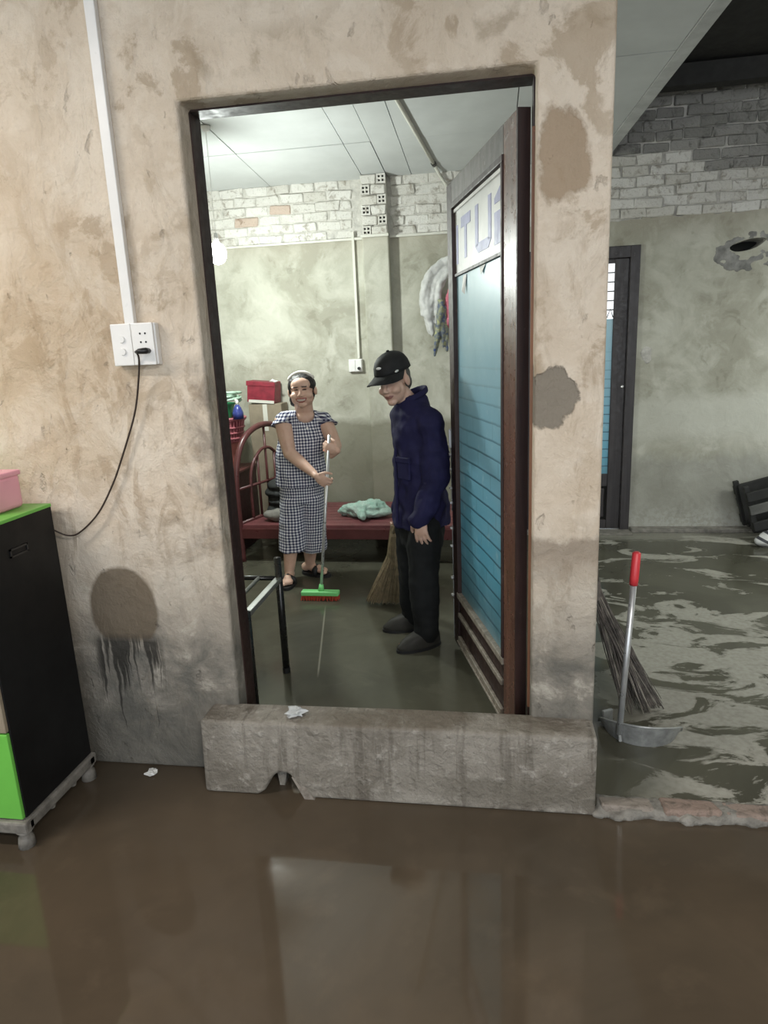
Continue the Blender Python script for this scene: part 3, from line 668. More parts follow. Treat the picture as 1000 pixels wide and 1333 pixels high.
put('edge_board', MB().prism([(edge_x(ya) - 0.08, ya, cz(ya) - 0.006), (edge_x(ya), ya, cz(ya) - 0.006), (edge_x(yb_), yb_, cz(yb_) - 0.006), (edge_x(yb_) - 0.08, yb_, cz(yb_) - 0.006)], (0, 0, 0.035)), 'batten', ceil)
o = put('roof', MB().prism([(-3.55, -6, 4.35), (4.55, -6, 4.35), (4.55, 3.9, 3.52), (-3.55, 3.9, 3.52)], (0, 0, 0.06)), 'roof'); props(o, 'dark unlit roof sheeting above the rooms', 'roof', kind='structure')
rb = MB().box((0.9, 3.35, 3.40), (4.4, 3.47, 3.54)); o = put('roof_beam', rb, 'roof'); props(o, 'dark roof beam above the bare brick', 'beam', kind='structure')

# ------------------------------------------------------------------ doorway, open door
door = empty('door_1', (DX1, 0.09, 0.3), 'open dark red wooden door with blue film panel and lettered banner strip', 'door', kind='structure')
FY0, FY1 = 0.085, WT + 0.004
put('jamb', MB().box((DX0 - 0.03, FY0, FZ), (DX0 + 0.005, FY1, DZ1 + 0.02)), 'frame', door)
put('jamb', MB().box((DX1 - 0.005, FY0, FZ), (DX1 + 0.03, FY1, DZ1 + 0.02)), 'frame', door)
put('worn_edge', MB().box((DX1 - 0.009, FY0 - 0.012, 0.3), (DX1 + 0.003, FY0 + 0.006, DZ1 - 0.15)), 'edgewood', door)
put('head', MB().box((DX0 + 0.005, FY0, DZ1 - 0.006), (DX1 - 0.005, FY1, DZ1 + 0.03)), 'frame', door)
LP = Vector((0.112, 0.178, 0)); LD = Vector((-0.30, 1.04, 0)).normalized(); LN = Vector((-LD.y, LD.x, 0))   # LN towards the camera side (-X)
LW, LZ0, LZ1, LT = 1.055, 0.06, 2.395, 0.04
def L(s, z, dpt=0.0): return LP + LD * s + Vector((0, 0, z)) + LN * dpt
def lbox(s0, s1, z0, z1, d0, d1): return MB().frame_box(L(s0, z0, d0), LD * (s1 - s0), LN * (d1 - d0), ZA * (z1 - z0))
leaf = put('leaf', lbox(0.15, 0.95, 0.36, 2.32, -0.012, -0.004), 'void', door); leaf['label'] = 'inner backing sheet of the open door leaf'
st = put('stile', lbox(0.0, 0.15, LZ0, LZ1, -0.02, 0.02), 'leafwood', leaf, bevel=0.004)
put('hinge_edge', lbox(-0.012, 0.0, LZ0, LZ1, -0.022, 0.022), 'frame', leaf)
put('stile', lbox(0.955, LW, LZ0, LZ1, -0.02, 0.02), 'frame', leaf, bevel=0.004)
put('top_rail', lbox(0.15, 0.955, 2.30, LZ1, -0.02, 0.02), 'leaftop', leaf, bevel=0.004)
put('moulding', lbox(0.15, 0.955, 2.275, 2.30, -0.01, 0.026), 'frame', leaf, bevel=0.003)
put('moulding', lbox(0.15, 0.170, 0.38, 2.275, -0.01, 0.026), 'frame', leaf, bevel=0.003)
put('moulding', lbox(0.935, 0.955, 0.38, 2.275, -0.01, 0.026), 'frame', leaf, bevel=0.003)
put('moulding', lbox(0.15, 0.955, 0.35, 0.38, -0.01, 0.028), 'palewood', leaf, bevel=0.003)
put('lower_rail', lbox(0.15, 0.955, LZ0, 0.35, -0.018, 0.010), 'frame', leaf, bevel=0.003)
put('moulding', lbox(0.17, 0.94, 0.245, 0.27, 0.010, 0.026), 'palewood', leaf, bevel=0.004)
put('moulding', lbox(0.17, 0.94, 0.09, 0.135, 0.010, 0.028), 'palewood', leaf, bevel=0.004)
put('moulding', lbox(0.17, 0.94, 0.10, 0.112, 0.028, 0.036), 'palewood', leaf, bevel=0.003)
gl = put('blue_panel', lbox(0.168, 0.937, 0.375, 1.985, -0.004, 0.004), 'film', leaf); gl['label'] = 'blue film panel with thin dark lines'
sg = put('banner_strip', lbox(0.168, 0.937, 1.985, 2.28, -0.003, 0.007), 'sign', leaf); sg['label'] = 'white banner strip with lilac capital letters'
put('white_bead', lbox(0.17, 0.937, 2.255, 2.268, 0.007, 0.016), 'white', leaf)
put('divider', lbox(0.168, 0.937, 1.972, 1.984, 0.0, 0.016), 'frame', leaf)
def letter(polys):
    m = MB()
    for poly in polys: m.prism([L(s, z, 0.0072) for s, z in poly], LN * 0.0015)
    return m
def rect(s0, s1, z0, z1): return [(s0, z0), (s1, z0), (s1, z1), (s0, z1)]
lz0, lz1 = 2.035, 2.215
put('letter', letter([rect(0.885, 0.915, lz0 - 0.01, lz1 - 0.02)]), 'letter', leaf)                                             # cut stroke
put('letter', letter([rect(0.725, 0.765, lz0, lz1 - 0.045), rect(0.66, 0.825, lz1 - 0.045, lz1)]), 'letter', leaf)                # T
put('letter', letter([rect(0.535, 0.58, lz0 + 0.02, lz1), rect(0.345, 0.385, lz0 + 0.02, lz1), rect(0.385, 0.535, lz0 - 0.01, lz0 + 0.03), [(0.345, lz0 + 0.02), (0.385, lz0 - 0.01), (0.385, lz0 + 0.03)], [(0.535, lz0 - 0.01), (0.58, lz0 + 0.02), (0.535, lz0 + 0.03)]]), 'letter', leaf)  # U
put('letter', letter([[(0.172, 2.165), (0.30, 2.165), (0.30, 2.185), (0.215, 2.22), (0.172, 2.22)], rect(0.172, 0.30, 2.02, 2.135)]), 'letter', leaf)   # cut letter
put('paper_tag', MB().prism([L(0.80, 1.965, 0.006), L(0.74, 1.965, 0.006), L(0.755, 1.88, 0.012), L(0.775, 1.895, 0.02)], LN * 0.001), 'paper', leaf)
put('paper_tag', MB().prism([L(0.52, 1.97, 0.006), L(0.43, 1.97, 0.006), L(0.48, 1.935, 0.012)], LN * 0.001), 'paper', leaf)
put('lock_case', MB().frame_box(L(LW, 1.14, -0.01), LD * 0.012, LN * 0.04, ZA * 0.10), 'alum', leaf, bevel=0.003)
for z0, z1 in ((0.80, 1.18), (0.30, 0.72), (0.07, 0.30)):
    put('bolt_rod', MB().tube([L(LW + 0.016, z0, 0.012), L(LW + 0.016, z1, 0.012)], 0.008, 8), 'chrome', leaf, smooth=True)
for z in (1.10, 1.02, 0.92, 0.84, 0.70, 0.60, 0.42, 0.32):
    put('bolt_bracket', MB().frame_box(L(LW + 0.002, z, -0.006), LD * 0.024, LN * 0.036, ZA * 0.010), 'chrome', leaf, bevel=0.002)

# back door, shut
d2 = empty('door_2', (0.75, YB + 0.05, FZ), 'shut black-brown door with blue film panel and bright barred light', 'door', kind='structure')
DY = YB - 0.02
put('jamb', MB().box((D2X0 - 0.0, DY, FZ), (D2X0 + 0.07, YB + 0.16, D2Z)), 'backdoor', d2, bevel=0.004)
put('jamb', MB().box((D2X1 - 0.075, DY, FZ), (D2X1, YB + 0.16, D2Z)), 'backdoor', d2, bevel=0.004)
put('head', MB().box((D2X0 + 0.07, DY, D2Z - 0.09), (D2X1 - 0.075, YB + 0.16, D2Z)), 'backdoor', d2, bevel=0.004)
x0, x1 = D2X0 + 0.072, D2X1 - 0.077; ly = YB + 0.015
lf = put('leaf', MB().box((x0, ly + 0.025, FZ + 0.01), (x1, ly + 0.04, D2Z - 0.09)), 'void', d2)
put('stile', MB().box((x0, ly, FZ + 0.01), (x0 + 0.11, ly + 0.025, D2Z - 0.09)), 'backdoor', lf, bevel=0.004)
put('stile', MB().box((x1 - 0.11, ly, FZ + 0.01), (x1, ly + 0.025, D2Z - 0.09)), 'backdoor', lf, bevel=0.004)
for z0, z1 in ((0.04, 0.12), (0.42, 0.53), (2.25, 2.285)):
    put('rail', MB().box((x0 + 0.11, ly, z0), (x1 - 0.11, ly + 0.025, z1)), 'backdoor', lf, bevel=0.004)
put('wood_panel', MB().box((x0 + 0.13, ly + 0.008, 0.14), (x1 - 0.13, ly + 0.026, 0.40)), 'backdoor', lf, bevel=0.012)
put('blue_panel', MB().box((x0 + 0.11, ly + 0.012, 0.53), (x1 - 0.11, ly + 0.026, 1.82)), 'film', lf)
put('light_pane', MB().box((x0 + 0.11, ly + 0.014, 1.82), (x1 - 0.11, ly + 0.026, 2.25)), 'outside', lf)
for k in range(1, 6): put('bar', MB().tube([(x0 + 0.11, ly + 0.006, 1.82 + k * 0.072), (x1 - 0.11, ly + 0.006, 1.82 + k * 0.072)], 0.0045, 6), 'junkgrey', lf)
for k in range(1, 7): put('bar', MB().tube([(x0 + 0.11 + k * 0.075, ly + 0.004, 1.82), (x0 + 0.11 + k * 0.075, ly + 0.004, 2.25)], 0.0045, 6), 'junkgrey', lf)
put('bar', MB().tube([(x1 - 0.16, ly + 0.002, 1.83), (x1 - 0.135, ly + 0.002, 1.90), (x1 - 0.112, ly + 0.002, 1.83)], 0.004, 6), 'blackmetal', lf)
put('knob', MB().ball((x1 - 0.02, ly - 0.012, 1.27), (0.014, 0.014, 0.014)), 'chrome', lf, smooth=True)
st = put('trim_3', MB().box((1.2, YB - 0.10, FZ - 0.001), (4.4, YB, FZ + 0.035)), 'kerbmortar', bevel=0.006); props(st, 'pale ledge of render along the foot of the back wall', 'ledge', kind='structure')
st = put('trim_4', MB().box((D2X0 - 0.1, YB - 0.17, FZ - 0.001), (1.2, YB + 0.0, FZ + 0.012)), 'kerbmortar', bevel=0.006); props(st, 'pale worn doorstep below the shut back door', 'doorstep', kind='structure')

# ------------------------------------------------------------------ wall fittings
cdt = put('cable_duct', MB().box((-1.262, -0.024, 1.775), (-1.226, 0.0, 3.2)), 'white', base=(-1.244, -0.009, 1.775), bevel=0.003); props(cdt, 'long white plastic cable duct on the beige wall', 'cable duct')
sb = empty('switch_box', (-1.23, 0.0, 1.63), 'white double switch and socket box on the beige wall', 'switch box')
put('back_box', MB().box((-1.311, -0.030, 1.635), (-1.147, 0.0, 1.778)), 'white', sb, bevel=0.004)
put('switch_plate', MB().box((-1.311, -0.038, 1.635), (-1.236, -0.030, 1.778)), 'white', sb, bevel=0.003)
put('socket_plate', MB().box((-1.233, -0.040, 1.635), (-1.152, -0.030, 1.778)), 'white', sb, bevel=0.003)
for z in (1.725, 1.683): put('knob', MB().tube([(-1.272, -0.038, z), (-1.272, -0.044, z)], [0.013, 0.011], 18), 'white', sb)
for z in (1.742, 1.713):
    for x in (-1.2, -1.181): put('socket_hole', MB().tube([(x, -0.0395, z), (x, -0.0412, z)], 0.0036, 8), 'blackp', sb)
pc = empty('power_cord', (-1.19, -0.05, 1.68), 'thin dark cord with black plug sagging from the wall socket', 'power cord')
put('plug', MB().tube([(-1.175, -0.040, 1.683), (-1.175, -0.060, 1.683), (-1.20, -0.064, 1.682), (-1.215, -0.060, 1.680)], [0.009, 0.011, 0.009, 0.004], 10), 'blackp', pc, smooth=True)
cp = [(-1.212, -0.060, 1.680)] + [tuple(at(x, y, yy)) for x, y, yy in ((181, 468, -.048), (180, 500, -.03), (175, 540, -.022), (160, 592, -.02), (147, 630, -.02), (128, 668, -.025), (104, 693, -.03), (88, 697, -.04), (70, 690, -.06))]
put('cable', MB().tube(smooth_path(cp), 0.0034, 6), 'cord', pc, smooth=True)

dh = put('cable_duct', MB().box((-2.30, YB - 0.025, 2.556), (-1.035, YB - 0.002, 2.574)), 'offwhite', base=(-1.6, YB - 0.012, 2.556)); props(dh, 'slim ivory duct running along the foot of the brick band to the pier', 'cable duct', 'ivory ducts on the back wall')
dh = put('cable_duct', MB().box((-1.04, PYF - 0.024, 2.556), (-0.81, PYF - 0.013, 2.576)), 'offwhite', base=(-0.92, PYF - 0.02, 2.556)); props(dh, 'short ivory duct across the plastered pier', 'cable duct', 'ivory ducts on the back wall')
dh = put('cable_duct', MB().box((-0.812, YB - 0.025, 2.556), (0.20, YB - 0.002, 2.574)), 'offwhite', base=(-0.3, YB - 0.012, 2.556)); props(dh, 'ivory duct on the back wall running on past the pier to the right', 'cable duct', 'ivory ducts on the back wall')
dv = put('cable_duct', MB().box((-1.135, YB - 0.03, 1.59), (-1.115, YB - 0.002, 2.62)), 'offwhite', base=(-1.125, YB - 0.015, 1.59)); props(dv, 'upright ivory duct above the small socket on the back wall', 'cable duct', 'ivory ducts on the back wall')
s2 = empty('wall_socket', (-1.15, YB, 1.47), 'small white socket on the back wall beside the man in the cap', 'socket')
put('back_box', MB().box((-1.215, YB - 0.04, 1.475), (-1.095, YB - 0.001, 1.585)), 'white', s2, bevel=0.005)
put('plate', MB().box((-1.210, YB - 0.046, 1.48), (-1.157, YB - 0.04, 1.58)), 'white', s2, bevel=0.002)
put('plate', MB().box((-1.153, YB - 0.046, 1.48), (-1.10, YB - 0.04, 1.58)), 'white', s2, bevel=0.002)
put('plug', MB().tube([(-1.122, YB - 0.046, 1.505), (-1.122, YB - 0.07, 1.505)], [0.014, 0.012], 12), 'blackp', s2)

def onceil(px, py, drop=0.012):
    d = FW * F_PX + RT * (px - 500) - UP * (py - 666.5); nn = Vector((0, CS, 1)); p0 = Vector((0, YB, 3.03 - drop))
    return CAM + d * (nn.dot(p0 - CAM) / nn.dot(d))
pipe = empty('ceiling_conduit', onceil(540, 170), 'thin white conduit running across the sheet ceiling', 'conduit')
a, b_ = onceil(497, 96), onceil(565, 214)
put('tube', MB().tube([a, b_], 0.013, 10), 'offwhite', pipe, smooth=True)
e2 = at(587, 250, YB - 0.02)
put('coupling', MB().tube([b_ - (b_ - a).normalized() * 0.035, b_ + (b_ - a).normalized() * 0.01], 0.019, 10), 'blackp', pipe)
put('tube', MB().tube([b_, Vector((b_.x + 0.03, YB - 0.02, 3.0)), e2, e2 + (e2 - b_) * 0.6 * Vector((1, 0, 1)).length / 1.4142], 0.013, 10), 'offwhite', pipe, smooth=True)

bp = at(283, 330, 2.30)
lamp = empty('bulb_lamp', (bp.x, bp.y, cz(bp.y)), 'glaring white bulb hanging on a thin wire from the ceiling', 'lamp')
put('ceiling_rose', MB().tube([(bp.x, bp.y, cz(bp.y) - 0.004), (bp.x, bp.y, cz(bp.y) - 0.03)], [0.035, 0.02], 14), 'white', lamp, smooth=True)
put('wire', MB().tube([(bp.x, bp.y, cz(bp.y) - 0.025), (bp.x, bp.y, bp.z + 0.12)], 0.0015, 6), 'white', lamp)
put('lamp_holder', MB().tube([(bp.x, bp.y, bp.z + 0.13), (bp.x, bp.y, bp.z + 0.055)], [0.012, 0.021], 14), 'white', lamp, smooth=True)
put('bulb', MB().ball((bp.x, bp.y, bp.z), (0.062, 0.062, 0.072)), 'bulb', lamp, smooth=True)
ld = bpy.data.lights.new('bulb_light', 'POINT'); ld.energy = BULB_W; ld.color = (0.93, 1.0, 0.95); ld.shadow_soft_size = 0.07
lo = bpy.data.objects.new('bulb_light', ld); COL.objects.link(lo); lo.parent = lamp; lo.location = Vector((bp.x, bp.y, bp.z - 0.13)) - lamp.location

def tube_lamp(loc, watts, ln, col, label):
    L_ = empty('tube_lamp', loc, label, 'lamp'); x, y, z = loc
    put('batten', MB().box((x - ln / 2, y - 0.025, z), (x + ln / 2, y + 0.025, z + 0.04)), 'white', L_, bevel=0.004)
    put('tube', MB().tube([(x - ln / 2 + 0.03, y, z - 0.022), (x + ln / 2 - 0.03, y, z - 0.022)], 0.015, 12), 'tubeglow', L_, smooth=True)
    put('hanger', MB().tube([(x - 0.4, y, z + 0.04), (x - 0.4, y, 4.1 if y < 0 else 3.62)], 0.004, 6), 'junkgrey', L_); put('hanger', MB().tube([(x + 0.4, y, z + 0.04), (x + 0.4, y, 4.1 if y < 0 else 3.62)], 0.004, 6), 'junkgrey', L_)
    d = bpy.data.lights.new('tube_light', 'AREA'); d.shape = 'RECTANGLE'; d.size = ln; d.size_y = 0.06; d.energy = watts; d.color = col; d.spread = math.pi
    q = bpy.data.objects.new('tube_light', d); COL.objects.link(q); q.parent = L_; q.location = (0, 0, -0.05)
tube_lamp((-2.6, -1.35, 3.1), FRONT_LAMP_W, 1.2, (1.0, 0.93, 0.85), 'lit fluorescent tube hung over the flooded front floor, facing the cabinet')
tube_lamp((1.2, -3.4, 3.2), FRONT_LAMP2_W, 1.2, (1.0, 0.95, 0.89), 'lit fluorescent tube hung over the flooded front floor, facing the brick kerb')

tube_lamp((3.4, 1.9, 2.75), SIDE_FILL_W, 1.2, (0.95, 1.0, 0.97), 'added unseen tube lamp brightening the wet back floor and back wall')  # added fill lamp out of view, brightens the right of the back room

# ------------------------------------------------------------------ cabinet on its stand
cab = empty('cabinet', (-1.95, -0.28, 0.0), 'tall black-sided cabinet with green top and lower front', 'cabinet')
CX0, CX1, CY0, CY1, CZ0, CZ1 = -2.30, -1.615, -0.492, -0.085, 0.105, 1.15
put('body', MB().box((CX0, CY0 + 0.012, CZ0), (CX1, CY1, CZ1 - 0.012)), 'cabblack', cab, bevel=0.003)
put('drawer_front', MB().box((CX0 + 0.004, CY0 - 0.004, CZ0 + 0.004), (CX1 - 0.004, CY0 + 0.012, 0.44)), 'cabgreen', cab, bevel=0.003)
put('door', MB().box((CX0 + 0.004, CY0 - 0.004, 0.446), (-1.96, CY0 + 0.012, CZ1 - 0.016)), 'carton', cab, bevel=0.003); put('door', MB().box((-1.955, CY0 - 0.004, 0.446), (CX1 - 0.004, CY0 + 0.012, CZ1 - 0.016)), 'carton', cab, bevel=0.003)
put('top_panel', MB().box((CX0, CY0, CZ1 - 0.012), (CX1 + 0.002, CY1, CZ1)), 'cabgreen', cab, bevel=0.002)
hb = MB()
hy0, hy1, hz0, hz1 = -0.335, -0.245, 1.015, 1.045
for lo_, hi_ in (((CX1 - 0.002, hy0, hz1 - 0.006), (CX1 + 0.004, hy1, hz1)), ((CX1 - 0.002, hy0, hz0), (CX1 + 0.004, hy1, hz0 + 0.006)), ((CX1 - 0.002, hy0, hz0), (CX1 + 0.004, hy0 + 0.006, hz1)), ((CX1 - 0.002, hy1 - 0.006, hz0), (CX1 + 0.004, hy1, hz1))): hb.box(lo_, hi_)
put('grip_frame', hb, 'blackp', cab)
sd = empty('cabinet_stand', (-1.95, -0.28, 0.0), 'grimy grey moulded stand with feet under the black cabinet', 'stand')
fr = MB()
for lo_, hi_ in (((CX0 - 0.01, CY0 - 0.02, 0.06), (CX1 + 0.015, CY0 + 0.03, 0.105)), ((CX0 - 0.01, CY1 - 0.04, 0.06), (CX1 + 0.015, CY1 + 0.01, 0.105)), ((CX1 - 0.03, CY0, 0.062), (CX1 + 0.015, CY1, 0.103)), ((CX0 - 0.01, CY0, 0.062), (CX0 + 0.03, CY1, 0.103))): fr.box(lo_, hi_)
put('frame', fr, 'castor', sd, bevel=0.008)
for x in (CX0 + 0.03, CX1 - 0.012):
    for y in (CY0 + 0.005, CY1 - 0.02):
        ft = put('foot', MB().tube([(x, y, 0.064), (x, y, 0.05), (x, y, 0.035), (x, y, 0.0)], [0.03, 0.018, 0.026, 0.030], 14), 'castor', sd, smooth=True)
for y in (-0.34, -0.21): put('knuckle', MB().tube([(CX1 - 0.01, y, 0.068), (CX1 - 0.01, y, 0.042)], [0.018, 0.012], 10), 'castor', sd)
bx = empty('pink_container', (-1.74, -0.20, CZ1), 'pink plastic box on top of the black and green cabinet', 'container')
put('tub', MB().box((-1.83, -0.29, CZ1), (-1.685, -0.13, CZ1 + 0.125)), 'pink', bx, bevel=0.016, bseg=3); put('lid', MB().box((-1.834, -0.294, CZ1 + 0.118), (-1.681, -0.126, CZ1 + 0.138)), 'pink', bx, bevel=0.007)

# ------------------------------------------------------------------ dustpan, twig broom, scraps
dp = empty('dustpan', (0.62, 0.33, FZ), 'dented tin dustpan with a long steel handle and red grip', 'dustpan')
pc_ = Vector((0.625, 0.40, FZ))
rim = []
for i in range(21):
    a = math.pi + math.pi * i / 20
    rim.append((0.155 * math.cos(a), 0.155 * math.sin(a) * 0.95, 0.016 + 0.085 * (math.sin(i / 20 * math.pi) ** 0.6)))
rz = Matrix.Rotation(math.radians(-9), 3, 'Z')
m = MB(); k = len(rim)
bot = [pc_ + rz @ Vector((x * 0.93, y * 0.93, 0.004)) for x, y, z in rim]; top = [pc_ + rz @ Vector((x * 1.04, y * 1.04, z)) for x, y, z in rim]
bot2 = [q + Vector((0, 0, -0.003)) for q in bot]; top2 = [pc_ + rz @ Vector((x * 1.065, y * 1.065, z)) for x, y, z in rim]
m.add(bot + top, [(i, i + 1, k + i + 1, k + i) for i in range(k - 1)] + [tuple(range(k))])
m.add(bot2 + top2, [(i, i + 1, k + i + 1, k + i) for i in range(k - 1)] + [tuple(range(k))])
m.add(top + top2, [(i, i + 1, k + i + 1, k + i) for i in range(k - 1)])
put('pan', m, 'galv', dp)
put('rolled_rim', MB().tube(top2, 0.0045, 8), 'galv', dp, smooth=True)
h0, h1 = at(806, 955, 0.285), at(829, 720, 0.30)
gt = h0 + (h1 - h0) * 0.84
put('handle', MB().tube([h0, gt], 0.0125, 14), 'alum', dp, smooth=True); put('grip', MB().tube([gt - (h1 - h0).normalized() * 0.005, gt + (h1 - h0) * 0.03, h1, h1 + (h1 - h0).normalized() * 0.006], [0.0165, 0.0175, 0.0165, 0.009], 14), 'redgrip', dp, smooth=True)
put('bracket', MB().tube([h0 + Vector((0, 0.01, 0.03)), h0 + Vector((0.004, -0.012, -0.028))], 0.007, 8), 'galv', dp)
put('fold_lip', MB().box((0.47, 0.41, FZ + 0.002), (0.52, 0.425, FZ + 0.075), Matrix.Rotation(0.5, 3, 'Z')), 'galv', dp, bevel=0.004)

tb = empty('twig_broom', (0.66, 0.55, FZ), 'splayed bundle broom of dark twigs leaning behind the dustpan', 'broom')
random.seed(11)
hd = at(773, 770, 0.50); tw = MB(); tp = MB()
for i in range(150):
    tx, ty = random.uniform(0.575, 0.765), random.uniform(0.50, 0.62)
    if tx > 0.7: ty = max(ty, 0.56)
    e = Vector((tx, ty, FZ + random.uniform(0.004, 0.03)))
    s_ = hd + Vector((random.uniform(-.022, .022), random.uniform(-.022, .022), random.uniform(-.02, .05)))
    mid = s_.lerp(e, 0.5) + Vector((random.uniform(-.01, .01), random.uniform(-.01, .01), random.uniform(-0.005, 0.02)))
    (tw if i % 5 else tp).tube([s_, mid, e], [0.0028, 0.0024, 0.0014], 4, cap=False)
props(put('twigs', tw, 'twig', tb), kind='stuff'); props(put('pale_twigs', tp, 'twigpale', tb), kind='stuff')
put('binding', MB().tube([hd - Vector((0.0, 0, 0.03)), hd + Vector((-0.002, 0, 0.05))], [0.032, 0.029], 12), 'twig', tb)
put('handle', MB().tube([hd + Vector((0, 0, 0.03)), hd + Vector((-0.04, -0.03, 0.55))], 0.022, 10), 'twig', tb, smooth=True)

random.seed(5)
def crumple(name, c, r, mat, label, cat, flat=0.35, n=9):
    m = MB().ball(c, (r, r, r * flat), seg=10, rings=7)
    for v in m.v:
        d = v - Vector(c); v += d * random.uniform(-0.5, 0.55)
        v.z = max(v.z, c[2] - r * flat * 0.9)
    o = put(name, m, mat, base=(c[0], c[1], c[2] - r * flat * 0.9)); props(o, label, cat); return o
c = atz(197, 1007, 0.0); crumple('paper_scrap', (c.x, c.y, 0.009), 0.02, 'paper', 'tiny white scrap lying on the muddy water by the wall', 'scrap', 0.4)
c = atz(386, 928, SZ); crumple('plastic_wrap', (c.x, c.y, SZ + 0.008), 0.035, 'wrap', 'crumpled clear plastic wrap on top of the door sill', 'wrap', 0.25)
c = Vector((1.55, 3.28, FZ)); 

# jumble at the foot of the back wall
jk = empty('slatted_crate', (2.25, 3.38, FZ), 'dark slatted timber crate tilted against the back wall', 'crate')
rt_ = Matrix.Rotation(math.radians(-16), 3, 'Y')
pv = (2.08, 3.4, FZ + 0.04)
for y in (3.25, 3.55):
    for z in (0.08, 0.22, 0.33): put('slat', MB().box((2.10, y - 0.012, FZ + z), (2.72, y + 0.012, FZ + z + 0.075), rt_, pv), 'junkdark' if z != 0.22 else 'junkgrey', jk, bevel=0.004)
for x in (2.10, 2.68):
    for y in (3.27, 3.50): put('post', MB().box((x, y, FZ + 0.06), (x + 0.04, y + 0.04, FZ + 0.45), rt_, pv), 'junkdark', jk, bevel=0.004)
for y in (3.29, 3.38, 3.47): put('slat', MB().box((2.12, y - 0.03, FZ + 0.06), (2.7, y + 0.03, FZ + 0.08), rt_, pv), 'junkdark', jk)
put('back_board', MB().box((2.12, 3.47, FZ + 0.05), (2.7, 3.49, FZ + 0.42), rt_, pv), 'junkdark', jk)
sk = MB(); sk.ball((2.24, 3.14, FZ + 0.065), (0.16, 0.09, 0.065)); sk.ball((2.14, 3.12, FZ + 0.045), (0.1, 0.07, 0.045)); sk.ball((2.34, 3.15, FZ + 0.055), (0.1, 0.09, 0.055))
o = blob('sack', sk, 'sack', base=(2.24, 3.14, FZ), voxel=0.012, smooth=4, disp=0.014, dscale=14); props(o, 'striped white sack slumped in front of the dark crate', 'sack')

# ------------------------------------------------------------------ steel stand inside the doorway
fs = empty('steel_stand', (-1.11, 0.56, FZ), 'bare black steel tube stand inside the doorway', 'stand', None)
A = Vector((-1.06, 0.80, 0)); B = Vector((-1.06, 0.33, 0)); Cc = Vector((-1.40, 0.80, 0)); Dd = Vector((-1.40, 0.33, 0))
for q, top_ in ((A, 0.66), (B, 0.56), (Cc, 0.66), (Dd, 0.56)):
    put('leg', MB().tube([q + ZA * FZ, q + ZA * top_], 0.0185, 12), 'blackmetal', fs, smooth=True)
    put('foot_cap', MB().tube([q + ZA * (FZ + 0.0), q + ZA * (FZ + 0.03)], 0.0205, 12), 'blackp', fs)
for q, r in ((A, Cc), (B, Dd)):
    put('rail', MB().tube([q + ZA * 0.55, r + ZA * 0.55], 0.0125, 10), 'blackmetal', fs, smooth=True)
put('rail', MB().box((A.x - 0.016, B.y, 0.535), (A.x + 0.016, A.y, 0.56)), 'greymetal', fs, bevel=0.003)
put('rail', MB().box((Cc.x - 0.016, B.y, 0.535), (Cc.x + 0.016, A.y, 0.56)), 'greymetal', fs, bevel=0.003)
put('rail', MB().tube([(-1.165, B.y, 0.55), (-1.165, A.y, 0.55)], 0.0105, 10), 'greymetal', fs, smooth=True)

# ------------------------------------------------------------------ bed and the things around it
bed = empty('bed', (-1.2, 3.0, FZ), 'maroon metal bed with arched headboard and slatted base', 'bed')
H0 = Vector((-1.985, 2.66, 0)); H1 = Vector((-1.74, 3.47, 0)); hdv = (H1 - H0); E0 = Vector((-0.10, 2.62, 0)); E1 = Vector((-0.06, 3.47, 0))
PZ1 = 0.335
def hp(t, z): return H0 + hdv * t + ZA * z
arch = [hp(0, FZ), hp(0, 0.30), hp(0.0, 0.62), hp(0.03, 0.80), hp(0.12, 0.96), hp(0.28, 1.06), hp(0.5, 1.095), hp(0.72, 1.06), hp(0.88, 0.96), hp(0.97, 0.80), hp(1, 0.62), hp(1, 0.30), hp(1, FZ)]
put('headboard_arch', MB().tube(smooth_path(arch, 5), 0.024, 12), 'bedred', bed, smooth=True)
inner = [hp(0.22, 0.34), hp(0.22, 0.62), hp(0.27, 0.78), hp(0.4, 0.88), hp(0.5, 0.90), hp(0.6, 0.88), hp(0.73, 0.78), hp(0.78, 0.62), hp(0.78, 0.34)]
put('inner_arch', MB().tube(smooth_path(inner, 5), 0.013, 10), 'bedred', bed, smooth=True)
for t, z in ((0.36, 0.85), (0.5, 1.09), (0.64, 0.85)): put('spindle', MB().tube([hp(t, 0.34), hp(t, z)], 0.011, 8), 'bedred', bed, smooth=True)
put('cross_bar', MB().tube([hp(0, 0.34), hp(1, 0.34)], 0.016, 10), 'bedred', bed, smooth=True); put('cross_bar', MB().tube([hp(0, 0.62), hp(1, 0.62)], 0.012, 10), 'bedred', bed, smooth=True)
for q in (E0, E1): put('leg', MB().tube([q + ZA * FZ, q + ZA * 0.40], 0.022, 12), 'bedred', bed, smooth=True)
put('side_rail', MB().frame_box(H0 + Vector((0, -0.015, 0.225)), E0 - H0, Vector((0, 0.03, 0)), ZA * 0.085), 'bedred', bed, bevel=0.004)
put('side_rail', MB().frame_box(H1 + Vector((0, -0.015, 0.225)), E1 - H1, Vector((0, 0.03, 0)), ZA * 0.085), 'bedred', bed, bevel=0.004)
NS = 9
for i in range(NS):
    t0, t1 = i / NS, (i + 0.93) / NS
    a0, b0, a1, b1 = H0.lerp(H1, t0), E0.lerp(E1, t0), H0.lerp(H1, t1), E0.lerp(E1, t1)
    put('slat', MB().prism([a0 + ZA * 0.312, b0 + ZA * 0.312, b1 + ZA * 0.312, a1 + ZA * 0.312], (0, 0, PZ1 - 0.312)), 'bedslat', bed)

